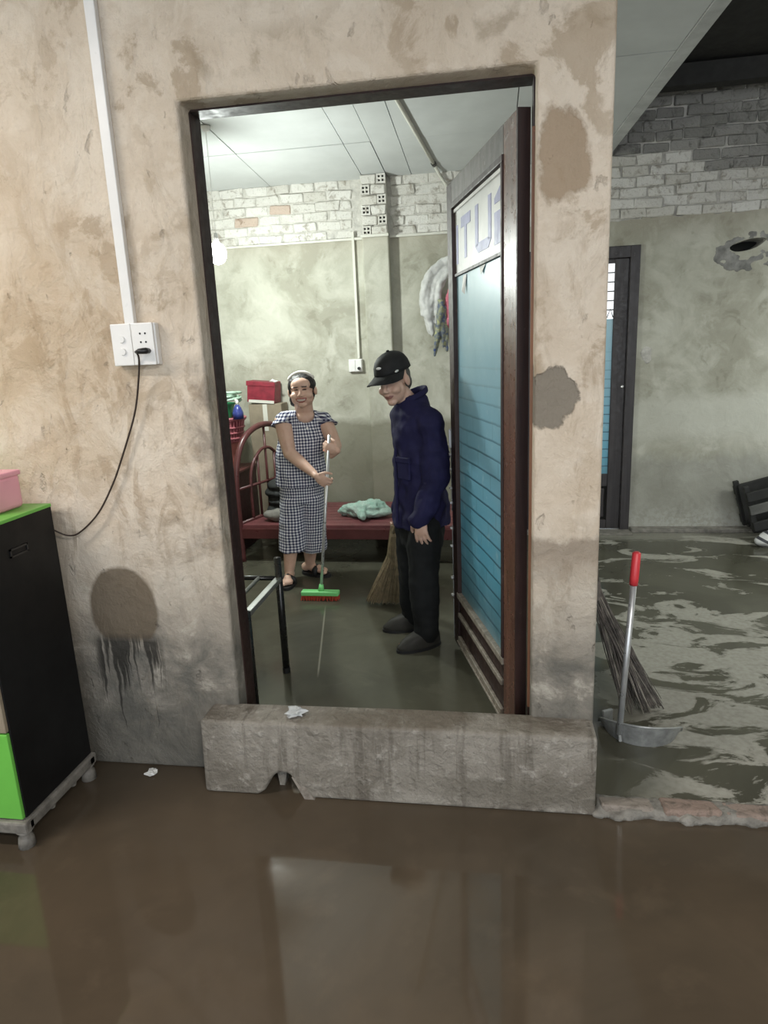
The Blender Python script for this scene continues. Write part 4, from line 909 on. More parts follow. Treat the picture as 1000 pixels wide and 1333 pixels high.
random.seed(9)
tw_ = MB(); tc = at(482, 672, 2.92); tc.z = PZ1
for i in range(15):
    a = random.uniform(0, math.tau); r = random.uniform(0, 1) ** 0.6
    p = Vector((tc.x + 0.19 * r * math.cos(a), tc.y + 0.12 * r * math.sin(a), PZ1 + 0.045 + 0.05 * (1 - r) + random.uniform(-.01, .02)))
    d = Vector((random.uniform(-1, 1), random.uniform(-.6, .6), random.uniform(-.25, .25))).normalized()
    tw_.tube([p - d * 0.085, p - d * 0.03 + ZA * 0.014, p + d * 0.03 + ZA * 0.014, p + d * 0.085], [0.02, 0.038, 0.038, 0.02], 10)
tw_.ball((tc.x, tc.y, PZ1 + 0.045), (0.19, 0.13, 0.045))
for v in tw_.v: v.z = max(v.z, PZ1 + 0.002)
o = blob('towel', tw_, 'towel', base=(tc.x, tc.y, PZ1), voxel=0.009, smooth=2, disp=0.008, dscale=40); props(o, 'crumpled pale green towel lying on the maroon bed', 'towel')

st_ = MB()
for i, (zz, r) in enumerate(((0.05, 0.15), (0.12, 0.16), (0.19, 0.15), (0.255, 0.15))):
    st_.ball((-1.76 + 0.02 * (i % 2), 3.10, PZ1 + zz), (r * 0.85, 0.2, 0.048))
for v in st_.v: v.z = max(v.z, PZ1 + 0.002)
o = blob('folded_blanket', st_, 'darkcloth', base=(-1.76, 3.10, PZ1), voxel=0.012, smooth=2, disp=0.012, dscale=12); props(o, 'pile of folded charcoal blankets on the bed by the headboard', 'blanket')
pw = MB().ball((-1.70, 2.80, PZ1 + 0.052), (0.13, 0.085, 0.05))
o = blob('pillow', pw, 'greycloth', base=(-1.70, 2.80, PZ1), voxel=0.012, smooth=3, disp=0.012, dscale=14); props(o, 'small grey pillow on the bed in front of the dark blankets', 'pillow')

cu = empty('cupboard', (-2.26, 3.12, FZ), 'dark maroon bedside cupboard behind the arched headboard', 'cupboard')
put('body', MB().box((-2.47, 2.90, FZ), (-2.075, 3.38, 0.70)), 'darkwood', cu, bevel=0.006); put('top', MB().box((-2.48, 2.88, 0.70), (-2.068, 3.39, 0.72)), 'bedred', cu, bevel=0.004)
for x0_, x1_ in ((-2.46, -2.278), (-2.272, -2.085)):
    dd = put('door', MB().box((x0_, 2.885, FZ + 0.05), (x1_, 2.90, 0.69)), 'darkwood', cu, bevel=0.003); put('knob', MB().ball(((-2.29 if x0_ < -2.4 else -2.26), 2.875, 0.45), 0.012), 'chrome', dd, smooth=True)
T = 0.72
def vessel(name, c, r0, r1, h, mat, label, cat, parts=True, seg=28, wall=0.006):
    e = empty(name, c, label, cat); c = Vector(c)
    m = MB(); prof = [(r0 * 0.02, 0.0), (r0, 0.0), (r1, h), (r1 - wall, h), (r0 - wall, wall), (r0 * 0.02, wall)]
    for i in range(len(prof)):
        pass
    b = 0; vs = []; fs_ = []
    for r, z in prof:
        vs += [c + Vector((r * math.cos(math.tau * k / seg), r * math.sin(math.tau * k / seg), z)) for k in range(seg)]
    for i in range(len(prof) - 1):
        for k in range(seg): fs_.append((i * seg + k, i * seg + (k + 1) % seg, (i + 1) * seg + (k + 1) % seg, (i + 1) * seg + k))
    m.add(vs, fs_); put('bowl', m, mat, e, smooth=False)
    ring = [c + Vector((r1 * math.cos(math.tau * k / seg), r1 * math.sin(math.tau * k / seg), h)) for k in range(seg + 1)]
    put('rim', MB().tube(ring, 0.008, 8, cap=False), mat, e, smooth=True)
    return e
vessel('bucket', (-2.225, 3.08, T), 0.095, 0.125, 0.225, 'bucketred', 'brick-red plastic bucket standing on the dark cupboard', 'bucket')
bk_ = empty('laundry_basket', (-2.19, 3.06, T + 0.235), 'rose pink openwork plastic basket stacked on the red bucket', 'basket')
bc = Vector((-2.19, 3.06, T + 0.240)); bm_ = MB()
put('floor_plate', MB().tube([bc, bc + ZA * 0.006], [0.13, 0.13], 28), 'basketpink', bk_)
for k in range(34):
    a = math.tau * k / 34; d = Vector((math.cos(a), math.sin(a), 0)); t = Vector((-d.y, d.x, 0))
    bm_.frame_box(bc + d * 0.132 - t * 0.009, d * 0.033 + ZA * 0.19, t * 0.018, -d * 0.004)
put('lattice', bm_, 'basketpink', bk_)
for zz, rr in ((0.03, 0.14), (0.075, 0.147), (0.12, 0.155), (0.185, 0.168), (0.195, 0.172)):
    put('hoop', MB().tube([bc + Vector((rr * math.cos(math.tau * k / 30), rr * math.sin(math.tau * k / 30), zz)) for k in range(31)], 0.0085 if zz < 0.18 else 0.011, 6, cap=False), 'basketpink', bk_, smooth=True)
put('lining', MB().tube([bc + ZA * 0.004, bc + ZA * 0.185], [0.122, 0.155], 28), 'redbox', bk_)
T2 = T + 0.240 + 0.195
vessel('basin', (-2.235, 3.06, T2 - 0.005), 0.10, 0.135, 0.12, 'green', 'dark green plastic basin resting on the rose basket', 'basin')
hs = MB()
pts = []
for i in range(130):
    a = i * 0.29; r = 0.125 + 0.022 * math.sin(i * 0.7) ; pts.append(Vector((-2.20 + r * 1.1 * math.cos(a), 3.06 + r * math.sin(a), T2 + 0.135 + i * 0.0006 + 0.012 * math.sin(i * 0.37))))
o = put('hose_coil', MB().tube(pts, 0.011, 7), 'hose', base=(-2.2, 3.06, T2 + 0.12), smooth=True); props(o, 'pale green hose coiled on top of the green basin', 'hose')
sp = empty('spray_bottle', (-2.055, 3.0, T2), 'small dark blue bottle with pale spout on the rose basket', 'bottle')
put('bottle', MB().tube([(-2.03, 2.955, T2), (-2.03, 2.955, T2 + 0.05), (-2.03, 2.955, T2 + 0.09), (-2.03, 2.955, T2 + 0.115)], [0.045, 0.045, 0.03, 0.014], 16), 'blue', sp, smooth=True)
put('spout', MB().tube([(-2.03, 2.955, T2 + 0.112), (-2.03, 2.955, T2 + 0.145), (-2.055, 2.98, T2 + 0.155)], [0.014, 0.013, 0.008], 10), 'offwhite', sp, smooth=True)
cr = empty('carton', (-1.92, 3.46, FZ), 'tall brown carton behind the arched headboard', 'carton')
put('box', MB().box((-2.10, 3.40, FZ), (-1.80, 3.59, 1.235)), 'carton', cr, bevel=0.004); put('tape', MB().box((-1.97, 3.397, 1.0), (-1.93, 3.40, 1.232)), 'offwhite', cr)
rb_ = empty('gift_box', (-1.93, 3.47, 1.235), 'crimson printed box with a white knot on the brown carton', 'box')
rr_ = Matrix.Rotation(math.radians(5), 3, 'Y')
put('box', MB().box((-2.10, 3.40, 1.248), (-1.85, 3.58, 1.425), rr_), 'redbox', rb_, bevel=0.004); put('lid_edge', MB().box((-2.103, 3.396, 1.39), (-1.848, 3.583, 1.43), rr_), 'redbox', rb_, bevel=0.003)
put('label_strip', MB().box((-2.09, 3.392, 1.245), (-1.86, 3.398, 1.27), rr_), 'offwhite', rb_)
put('knot', MB().tube([(-1.90, 3.44, 1.425), (-1.87, 3.43, 1.435), (-1.845, 3.42, 1.425), (-1.82, 3.41, 1.43)], [0.006, 0.013, 0.012, 0.004], 8), 'paper', rb_, smooth=True)

# clothes hung on the back wall behind the door
hk = put('wall_hook', MB().tube([(-0.36, YB + 0.01, 2.315), (-0.36, YB - 0.05, 2.31), (-0.36, YB - 0.06, 2.34)], 0.006, 8), 'junkgrey', base=(-0.36, YB, 2.31), smooth=True); props(hk, 'small wire hook holding clothes on the back wall', 'hook')
random.seed(21)
def drape(name, strips, mat, label, voxel=0.011, disp=0.014):
    m = MB()
    for pts_, rs_ in strips:
        P_ = smooth_path(pts_, 4); n_ = len(P_)
        R_ = [rs_[min(len(rs_) - 1, int(i * (len(rs_) - 1) / (n_ - 1)))] * (1 - (i * (len(rs_) - 1) / (n_ - 1)) % 1) + rs_[min(len(rs_) - 1, int(i * (len(rs_) - 1) / (n_ - 1)) + 1)] * ((i * (len(rs_) - 1) / (n_ - 1)) % 1) for i in range(n_)]
        m.tube(P_, R_, 12)
    b = min(m.v, key=lambda q: q.z)
    o = blob(name, m, mat, base=(b.x, b.y, b.z), voxel=voxel, smooth=2, disp=disp, dscale=18); props(o, label, 'garment', 'clothes hung on the back wall'); return o
def hang(px, py, dy=0.0): return at(px, py, YB - 0.09 - dy)
def strands(paths, n, jit, r):
    out = []
    for i in range(n):
        base = paths[i % len(paths)]; ox, oy = random.uniform(-jit, jit), random.uniform(-jit * 0.6, jit * 0.6)
        k = random.uniform(0.75, 1.0); m_ = max(2, int(round(len(base) * k)))
        out.append(([hang(x + ox * (0.3 + 0.7 * q / len(base)), y + random.uniform(-3, 3), dy + oy * 0.006) for q, (x, y, dy) in enumerate(base[:m_])], [r * random.uniform(0.7, 1.2) for _ in range(m_ - 1)] + [r * 0.45]))
    return out
drape('hung_shirt', strands([[(592, 338, 0), (574, 344, 0.02), (559, 362, 0.03), (553, 388, 0.03), (555, 412, 0.02), (560, 436, 0.0)], [(592, 345, 0), (580, 352, 0.03), (570, 372, 0.04), (566, 396, 0.04), (564, 420, 0.03)]], 13, 6.5, 0.030), 'shirtwhite', 'crumpled white shirt hung from a hook on the back wall', 0.009, 0.012)
drape('hung_cloth', strands([[(574, 392, 0.07), (572, 412, 0.07), (569, 440, 0.06), (567, 462, 0.04)], [(579, 398, 0.06), (578, 425, 0.06), (579, 455, 0.04)]], 9, 5, 0.022), 'shirtblue', 'dark blue and yellow patterned cloth hanging below the white shirt', 0.009, 0.01)
drape('hung_cloth', strands([[(588, 378, 0.05), (585, 396, 0.05), (585, 424, 0.04)]], 4, 4, 0.025), 'shirtpink', 'small pink cloth hanging beside the white shirt and the door edge', 0.009, 0.01)

# ------------------------------------------------------------------ people
SKIN_W, SKIN_M = (0.63, 0.42, 0.325), (0.54, 0.355, 0.27)

def rot_frame(f, up):
    f = f.normalized(); r = f.cross(up).normalized(); u = r.cross(f).normalized(); return r, f, u     # r = the person's right

def add_head(mb, c, fr, sc=1.0, smile=False, wide=1.0):
    r, f, u = fr; r0 = r; r = r * wide
    def P(x, y, z): return c + (r * x + f * y + u * z) * sc
    ax = (r, f, u)
    def E(p, rad): mb.ball(P(*p), tuple(q * sc for q in rad), ax)
    E((0, -0.012, 0.032), (0.073, 0.090, 0.083)); E((0, 0.022, -0.035), (0.062, 0.066, 0.080)); E((0, 0.045, 0.045), (0.056, 0.045, 0.05))
    E((0, 0.064, -0.092), (0.026, 0.022, 0.022)); E((0.0, 0.02, -0.07), (0.05, 0.05, 0.035))
    for s in (-1, 1):
        E((0.036 * s, 0.056, -0.030), (0.028, 0.028, 0.026)); E((0.075 * s, -0.008, -0.006), (0.010, 0.020, 0.031)); E((0.010 * s, 0.094, -0.030), (0.009, 0.010, 0.008))
        E((0.028 * s, 0.074, 0.026), (0.024, 0.012, 0.009))
    mb.limb([P(0, 0.084, 0.012), P(0, 0.100, -0.024)], [0.009 * sc, 0.012 * sc])
    E((0, 0.078, -0.060), (0.034 if smile else 0.024, 0.012, 0.018))

def hand(mb, wrist, fd, pn, ts, curl, s=1.0, spread=0.08):
    """ts: +1/-1 puts the thumb on the +/- side (fd x pn)"""
    fd = fd.normalized(); pn = (pn - fd * pn.dot(fd)).normalized(); sd = fd.cross(pn) * ts
    mb.ball(wrist + fd * 0.045 * s, (0.052 * s, 0.040 * s, 0.015 * s), (fd, sd, pn)); mb.ball(wrist + fd * 0.066 * s, (0.026 * s, 0.041 * s, 0.013 * s), (fd, sd, pn))
    mb.limb([wrist, wrist + fd * 0.03 * s], [0.022 * s, 0.02 * s])
    for i, ln in enumerate((0.070, 0.078, 0.072, 0.056)):
        b = wrist + fd * (0.082 - 0.004 * abs(i - 1)) * s + sd * (0.031 - 0.0205 * i) * s
        ang = 0.15; p = b; pts = [b]; sp_ = sd * (1.2 - i) * spread
        for k, q in enumerate((0.45, 0.32, 0.25)):
            ang += curl * (0.85 if k else 0.6)
            d = (fd * math.cos(ang) + pn * math.sin(ang) + sp_).normalized(); p = p + d * ln * q * s; pts.append(p)
        mb.limb(pts, [0.0098 * s, 0.0090 * s, 0.0082 * s, 0.0068 * s], 10)
    b = wrist + fd * 0.022 * s + sd * 0.028 * s; p1 = b + (sd * 0.75 + fd * 0.6 + pn * 0.25).normalized() * 0.034 * s
    p2 = p1 + (sd * 0.3 + fd * 0.8 + pn * (0.3 + curl * 0.5)).normalized() * 0.030 * s; p3 = p2 + (sd * 0.0 + fd * 0.8 + pn * (0.3 + curl * 0.7)).normalized() * 0.024 * s
    mb.limb([b, p1, p2, p3], [0.014 * s, 0.0115 * s, 0.0105 * s, 0.008 * s], 10)

def foot(mb, ankle, d, floor, s=1.0):
    d = d.normalized(); sd = Vector((-d.y, d.x, 0))
    base = Vector((ankle.x, ankle.y, floor))
    mb.limb([ankle, base + ZA * 0.045 - d * 0.02], [0.036 * s, 0.036 * s]); mb.ball(base - d * 0.04 + ZA * 0.035, (0.036 * s, 0.033 * s, 0.034), (d, sd, ZA))
    mb.ball(base + d * 0.045 + ZA * 0.034, (0.075 * s, 0.036 * s, 0.032), (d, sd, ZA)); mb.ball(base + d * 0.10 + ZA * 0.023, (0.05 * s, 0.043 * s, 0.022), (d, sd, ZA))
    for i in range(5): mb.ball(base + d * (0.150 - 0.009 * abs(i - 0.6) * 1.2) * s + sd * (0.034 - 0.0165 * i) * s * -1 + ZA * 0.014, (0.017, 0.0088 if i else 0.012, 0.012), (d, sd, ZA))

def face_paint(me, c, fr, sc, skin, smile, lipcol, brow):
    r, f, u = fr
    ca = me.color_attributes.new('Col', 'FLOAT_COLOR', 'POINT')
    for v in me.vertices:
        q = (v.co - c) / sc; x, y, z = q.dot(r), q.dot(f), q.dot(u); col = skin
        if y > 0.05 and abs(z) < 0.12 and abs(x) < 0.06:
            w_ = 0.040 if smile else 0.028
            k = x / w_; mz = -0.062 + (0.011 * k * k if smile else 0.004 * k * k)
            hh = (0.017 if smile else 0.009) * math.sqrt(max(0, 1 - k * k))
            if abs(k) < 1 and abs(z - mz) < hh:
                col = lipcol
                if smile and abs(z - mz) < hh * 0.42 and abs(k) < 0.75: col = (0.50, 0.44, 0.38)
            bz = 0.030 - 0.10 * (abs(x) - 0.03) ** 2 / 0.01 * 0.02
            if 0.012 < abs(x) < 0.048 and abs(z - bz) < 0.0045: col = brow
            if 0.016 < abs(x) < 0.043 and abs(z - 0.008 - (0.004 - 0.02 * abs(abs(x) - 0.03))) < 0.0042: col = (0.03, 0.02, 0.018)
            if y > 0.09 and abs(abs(x) - 0.008) < 0.004 and abs(z + 0.040) < 0.004: col = (0.10, 0.05, 0.04)
        ca.data[v.index].color = (*col, 1)

def cloth_uv(center, r, f, k):
    def fn(me):
        gu = me.attributes.new('gu', 'FLOAT', 'POINT'); gv = me.attributes.new('gv', 'FLOAT', 'POINT')
        for v in me.vertices:
            d = v.co - center; gu.data[v.index].value = math.atan2(d.dot(r), d.dot(f)) * k + 5.0; gv.data[v.index].value = v.co.z + 0.12 * 0 + 5.0
    return fn

# ---------------- woman with the push brush
WY = 2.20
wr = empty('person', (-1.32, 2.22, FZ), 'smiling woman in blue-white gingham blouse and knee trousers gripping a broom pole', 'person')
fB = Vector((0.36, -0.93, 0)).normalized(); rB = fB.cross(ZA)                   # rB = her right
def wp(px, py, dy=0.0): return at(px, py, WY + dy)
pel = wp(393, 640, 0.05); chest = wp(394, 570, 0.04); nb = wp(396, 536, 0.05)
hc = wp(393.5, 509, 0.0); hfr = rot_frame(Vector((0.10, -1.0, 0.02)), Vector((-0.05, 0.0, 1.0)))
body = MB()
body.loft([(pel - ZA * 0.06, rB * 0.13, fB * 0.10), (pel + ZA * 0.05, rB * 0.145, fB * 0.115), (pel.lerp(chest, 0.55), rB * 0.135, fB * 0.115), (chest, rB * 0.140, fB * 0.105), (chest + ZA * 0.08, rB * 0.135, fB * 0.085), (nb + ZA * 0.0, rB * 0.065, fB * 0.06)], 28)
body.limb([nb - ZA * 0.02, hc - hfr[2] * 0.06], [0.066, 0.062])
body.ball(nb - ZA * 0.04 + fB * 0.035, (0.075, 0.055, 0.06), (rB, fB, ZA))
add_head(body, hc, hfr, 0.96, True, 1.26)
body.ball(hc - hfr[2] * 0.050 + hfr[1] * 0.018, (0.078, 0.062, 0.056), hfr)
rsh, relb, rwr = wp(368, 549, -0.07), wp(377, 590, -0.11), wp(409, 617, -0.235)
body.limb([rsh, rsh.lerp(relb, 0.5), relb, relb.lerp(rwr, 0.4), rwr], [0.058, 0.056, 0.045, 0.043, 0.027])
lsh, lelb, lwr = wp(423, 549, 0.07), wp(437, 580, 0.02), wp(431, 592, -0.17)
body.limb([lsh, lsh.lerp(lelb, 0.5), lelb, lelb.lerp(lwr, 0.4), lwr], [0.055, 0.052, 0.043, 0.041, 0.027])
broom_top, broom_bot = wp(428.5, 572, -0.22), atz(418, 770, 0.085)
bdir = (broom_bot - broom_top).normalized()
def grip_on(t, wrist, s, curl=1.05):
    """close a hand on the pole at parameter t"""
    g = broom_top.lerp(broom_bot, t)
    return g
g1 = broom_top.lerp(broom_bot, 0.262)
hd1 = (g1 - rwr); hand(body, g1 - hd1.normalized() * 0.078 + Vector((0, -0.022, 0)), hd1 + Vector((0, 0, -0.02)), Vector((0.15, 1.0, 0.0)), 1, 0.95, 0.95, 0.02)
body.limb([rwr, g1 - hd1.normalized() * 0.078 + Vector((0, -0.022, 0))], [0.027, 0.022])
g2 = broom_top.lerp(broom_bot, 0.045)
w2 = g2 + Vector((0.055, 0.01, -0.03)); body.limb([lwr, w2], [0.027, 0.023])
hand(body, w2, Vector((-0.75, -0.15, 0.30)), Vector((-0.3, 1.0, 0.0)), -1, 1.0, 0.92, 0.02)
for hip, kn, an, fdv in ((wp(382, 650, 0.02), wp(379, 705, -0.01), wp(377, 748, -0.03), Vector((0.12, -1, 0))), (wp(408, 650, 0.08), wp(404, 705, 0.10), wp(404, 737, 0.16), Vector((0.95, -0.32, 0)))):
    an.z = max(an.z, FZ + 0.085)
    body.limb([hip, kn, kn.lerp(an, 0.35), an], [0.068, 0.052, 0.052, 0.036]); foot(body, an, fdv, FZ + 0.022, 0.98)
    ftb = Vector((an.x, an.y, FZ)); d = fdv.normalized(); sdv = Vector((-d.y, d.x, 0))
    sl_ = MB().loft([(ftb + d * 0.052 + ZA * z, d * 0.128, sdv * 0.052) for z in (0.0, 0.022)], 24); so_ = put('sandal', sl_, 'sandal', wr)
    put('strap', MB().tube([ftb + d * 0.07 + sdv * 0.046 + ZA * 0.012, ftb + d * 0.065 + sdv * 0.04 + ZA * 0.05, ftb + d * 0.06 + ZA * 0.068, ftb + d * 0.065 - sdv * 0.04 + ZA * 0.05, ftb + d * 0.07 - sdv * 0.046 + ZA * 0.012], [0.02, 0.022, 0.024, 0.022, 0.02], 8), 'sandal', so_, smooth=True)
blob('body', body, 'skin', wr, voxel=0.0048, smooth=3, after=lambda me: face_paint(me, hc, hfr, 0.96, SKIN_W, True, (0.30, 0.075, 0.065), (0.06, 0.04, 0.035)))
# blouse
def pleat(a, t): return 0.030 * (1 - 0.55 * t) * math.sin(13 * a + 2.0 * math.sin(3 * a)) + 0.012 * math.sin(29 * a)
bl = MB(); hem = wp(393, 630, 0.045)
bl.loft([(hem, rB * 0.178, fB * 0.145), (hem + ZA * 0.10, rB * 0.176, fB * 0.147), (hem + ZA * 0.22, rB * 0.170, fB * 0.143), (chest, rB * 0.166, fB * 0.133), (chest + ZA * 0.055, rB * 0.160, fB * 0.115), (nb - ZA * 0.025, rB * 0.125, fB * 0.088), (nb + ZA * 0.000, rB * 0.095, fB * 0.066)], 72, fold=pleat)
for sh, el in ((rsh, relb), (lsh, lelb)):
    d = (el - sh).normalized(); out = (sh - nb); out.z = 0; out.normalize()
    q = d.cross(out).normalized()
    bl.ball(sh + ZA * 0.012 - out * 0.012, (0.062, 0.062, 0.058)); bl.limb([nb - ZA * 0.035, sh - out * 0.01 + ZA * 0.012], [0.05, 0.058])
    bl.loft([(sh - out * 0.07 + ZA * 0.020, q * 0.062, out * 0.045 + ZA * 0.02), (sh - d * 0.012 + out * 0.002, q * 0.068, out * 0.060), (sh + d * 0.014 + out * 0.010, q * 0.078, out * 0.076)], 40, fold=lambda a, t: 0.07 * t * math.sin(9 * a))
neck_c = nb + fB * 0.062 - ZA * 0.006
blo = blob('blouse', bl, 'gingham', wr, voxel=0.0055, smooth=2, disp=0.006, dscale=16, after=cloth_uv(pel, rB, fB, 0.165),
           keep=lambda q: not ((q - neck_c).dot(rB) ** 2 / 0.062 ** 2 + (q - neck_c).dot(ZA) ** 2 / 0.06 ** 2 < 1 and (q - nb).dot(fB) > 0.0))
put('button', MB().tube([nb - ZA * 0.10 + fB * 0.142, nb - ZA * 0.10 + fB * 0.147], 0.008, 10), 'white', blo)
# knee trousers
kt = MB(); wst = wp(393, 612, 0.045)
kt.loft([(wst, rB * 0.150, fB * 0.118), (pel, rB * 0.158, fB * 0.124), (pel - ZA * 0.07, rB * 0.158, fB * 0.122)], 40)
for s, px, dy in ((1, 380.5, 0.0), (-1, 409, 0.10)):
    top_ = pel + rB * 0.068 * s - ZA * 0.03; bt_ = wp(px, 716, dy)
    kt.loft([(top_, rB * 0.090, fB * 0.118), (top_.lerp(bt_, 0.5), rB * 0.092, fB * 0.112), (bt_, rB * 0.094, fB * 0.105)], 40, fold=lambda a, t: 0.035 * t * math.sin(7 * a + s))
blob('knee_trousers', kt, 'gingham', wr, voxel=0.007, smooth=2, disp=0.006, dscale=14, after=cloth_uv(pel - Vector((0, 0.0, 0)), rB, fB, 0.155))
# hair and band
r_, f_, u_ = hfr
hm = MB(); hm.ball(hc - f_ * 0.018 + u_ * 0.040, (0.097, 0.090, 0.080), hfr); hm.ball(hc - f_ * 0.055 - u_ * 0.02, (0.080, 0.055, 0.075), hfr); hm.ball(hc - f_ * 0.035 - u_ * 0.055 + r_ * 0.072, (0.028, 0.04, 0.05), hfr); hm.ball(hc - f_ * 0.02 + u_ * 0.02 + r_ * 0.080, (0.018, 0.045, 0.06), hfr); hm.ball(hc - f_ * 0.02 + u_ * 0.03 - r_ * 0.078, (0.014, 0.045, 0.05), hfr)
blob('hair', hm, 'hair', wr, voxel=0.006, smooth=3, disp=0.004, dscale=60)
put('head_band', MB().tube([hc - f_ * 0.004 + u_ * 0.038 + r_ * 0.096 * math.cos(a) * 1.02 + u_ * 0.088 * math.sin(a) for a in [0.45 + i * (math.pi - 0.9) / 18 for i in range(19)]], [0.006] + [0.0115] * 17 + [0.006], 10), 'headband', wr, smooth=True)
# push brush
pb = empty('push_brush', (broom_bot.x, broom_bot.y, FZ), 'bright green push brush on a slim steel pole held by the woman', 'brush')
put('pole', MB().tube([broom_top - bdir * 0.03, broom_bot], 0.0105, 12), 'alum', pb, smooth=True)
hb_ = MB().box((broom_bot.x - 0.135, broom_bot.y - 0.03, FZ + 0.030), (broom_bot.x + 0.125, broom_bot.y + 0.03, FZ + 0.062)); put('brush_head', hb_, 'broomgreen', pb, bevel=0.008)
put('socket', MB().tube([(broom_bot.x, broom_bot.y, FZ + 0.055), broom_bot - bdir * 0.05], [0.022, 0.015], 12), 'broomgreen', pb, smooth=True)
bs = MB(); random.seed(4)
for i in range(26):
    for j in range(4):
        x = broom_bot.x - 0.128 + 0.0098 * i; y = broom_bot.y - 0.022 + j * 0.015
        bs.tube([(x, y, FZ + 0.032), (x + random.uniform(-.008, .008), y - 0.006 + random.uniform(-.01, .01), FZ + 0.001)], 0.0035, 4)
props(put('bristles', bs, 'redbristle', pb), kind='stuff')

# ---------------- man in the cap
MY = 1.30
mr = empty('person', (-0.42, 1.27, FZ), 'stooping man in black cap, navy jacket and black trousers, broom behind him', 'person')
fM = Vector((-0.86, -0.51, 0)).normalized(); rM = fM.cross(ZA); lM = -rM
def mp(px, py, dy=0.0): return at(px, py, MY + dy)
mpel = mp(549, 690); mch = mp(546, 585, 0.0); mnb = mp(537, 524, -0.01)
mhc = mp(513, 496, -0.06)
fh = Vector((-0.45, -0.89, 0)).normalized(); pt = math.radians(15)
mfr = rot_frame(fh * math.cos(pt) - ZA * math.sin(pt), ZA * math.cos(pt) + fh * math.sin(pt) + Vector((-0.13, 0, 0)))
body = MB()
body.loft([(mpel - ZA * 0.05, rM * 0.14, fM * 0.10), (mpel + ZA * 0.1, rM * 0.14, fM * 0.10), (mpel.lerp(mch, 0.6), rM * 0.14, fM * 0.10), (mch, rM * 0.155, fM * 0.10), (mch + (mnb - mch) * 0.7, rM * 0.14, fM * 0.08), (mnb, rM * 0.06, fM * 0.055)], 28)
body.limb([mnb - ZA * 0.03, mhc - mfr[2] * 0.055 - mfr[1] * 0.01], [0.056, 0.053])
add_head(body, mhc, mfr, 1.0, False, 1.06)
mls, mle, mlw = mp(560, 551, -0.13), mp(568, 628, -0.16), mp(547, 676, -0.22)
mlh = mp(546, 681, -0.225)
body.limb([mls, mle, mlw], [0.052, 0.042, 0.028]); hand(body, mlw, Vector((0.05, -0.03, -1)), Vector((0.35, 0.9, 0)), -1, 0.28, 1.0, 0.10)
mrs, mre, mrw = mp(527, 553, 0.14), mp(530, 622, 0.20), mp(520, 664, 0.20)
bt = mrw + Vector((-0.012, -0.01, -0.085))
body.limb([mrs, mre, mrw], [0.052, 0.042, 0.028]); hand(body, mrw, Vector((-0.10, -0.05, -1)), Vector((-0.5, 0.8, 0)), 1, 0.9, 0.95, 0.02)
legs = ((Vector((-0.355, 1.205, 0.74)), Vector((-0.36, 1.165, 0.42)), Vector((-0.355, 1.165, 0.115)), Vector((-0.83, -0.55, 0))), (Vector((-0.435, 1.365, 0.74)), Vector((-0.45, 1.36, 0.42)), Vector((-0.455, 1.40, 0.115)), Vector((-0.95, -0.3, 0))))
for hip, kn, an, fd in legs:
    body.limb([hip, kn, an], [0.08, 0.055, 0.038]); foot(body, an, fd, FZ + 0.012, 1.0)
    d = fd.normalized(); sdv = Vector((-d.y, d.x, 0)); bs0 = Vector((an.x, an.y, FZ))
    sh = MB().loft([(bs0 + d * 0.05 + ZA * 0.0, d * 0.132, sdv * 0.052), (bs0 + d * 0.05 + ZA * 0.03, d * 0.134, sdv * 0.054), (bs0 + d * 0.03 + ZA * 0.068, d * 0.112, sdv * 0.05), (bs0 - d * 0.005 + ZA * 0.10, d * 0.062, sdv * 0.05)], 28)
    so_ = put('shoe', sh, 'shoe', mr, smooth=True, bevel=0.006); put('sole', MB().loft([(bs0 + d * 0.05, d * 0.138, sdv * 0.057), (bs0 + d * 0.05 + ZA * 0.016, d * 0.138, sdv * 0.057)], 28), 'sandal', so_)
blob('body', body, 'skin', mr, voxel=0.0048, smooth=3, after=lambda me: face_paint(me, mhc, mfr, 1.0, SKIN_M, False, (0.22, 0.09, 0.075), (0.04, 0.035, 0.03)))
jk_ = MB(); jhem = mp(549, 681)
def jf(a, t): return 0.018 * math.sin(6 * a + 5 * t) * (1 - t)
jk_.loft([(jhem, rM * 0.185, fM * 0.143), (jhem + ZA * 0.12, rM * 0.180, fM * 0.138), (mpel.lerp(mch, 0.6), rM * 0.178, fM * 0.135), (mch, rM * 0.182, fM * 0.136), (mch.lerp(mnb, 0.45), rM * 0.182, fM * 0.128), (mch.lerp(mnb, 0.78), rM * 0.158, fM * 0.108), (mnb + ZA * 0.015, rM * 0.082, fM * 0.076), (mnb + ZA * 0.035 - fM * 0.01, rM * 0.066, fM * 0.064)], 56, fold=jf)
jk_.limb([mnb - ZA * 0.045, mls], [0.07, 0.076]); jk_.limb([mnb - ZA * 0.045, mrs], [0.07, 0.072])
jk_.limb([mls, mls.lerp(mle, 0.5), mle, mle.lerp(mlw, 0.6), mlw + (mlw - mle).normalized() * 0.004], [0.076, 0.074, 0.068, 0.060, 0.050]); jk_.limb([mrs, mrs.lerp(mre, 0.5), mre, mrw], [0.078, 0.07, 0.06, 0.045])
jac = blob('jacket', jk_, 'navy', mr, voxel=0.007, smooth=3, disp=0.026, dscale=8)
cl = MB(); cpts = [mnb + (rM * math.cos(a) * 0.073 + fM * math.sin(a) * 0.070) + ZA * (0.035 - 0.03 * math.sin(a)) - fM * 0.004 for a in [math.radians(100) + math.radians(340) * i / 24 for i in range(25)]]
cl.tube(cpts, [0.008] + [0.013] * 23 + [0.008], 8)
cl.tube([q + ZA * 0.014 for q in cpts], [0.006] + [0.010] * 23 + [0.006], 8); blob('collar', cl, 'navy', jac, voxel=0.006, smooth=2)
pkc = mch + fM * 0.135 + lM * 0.075 - ZA * 0.02
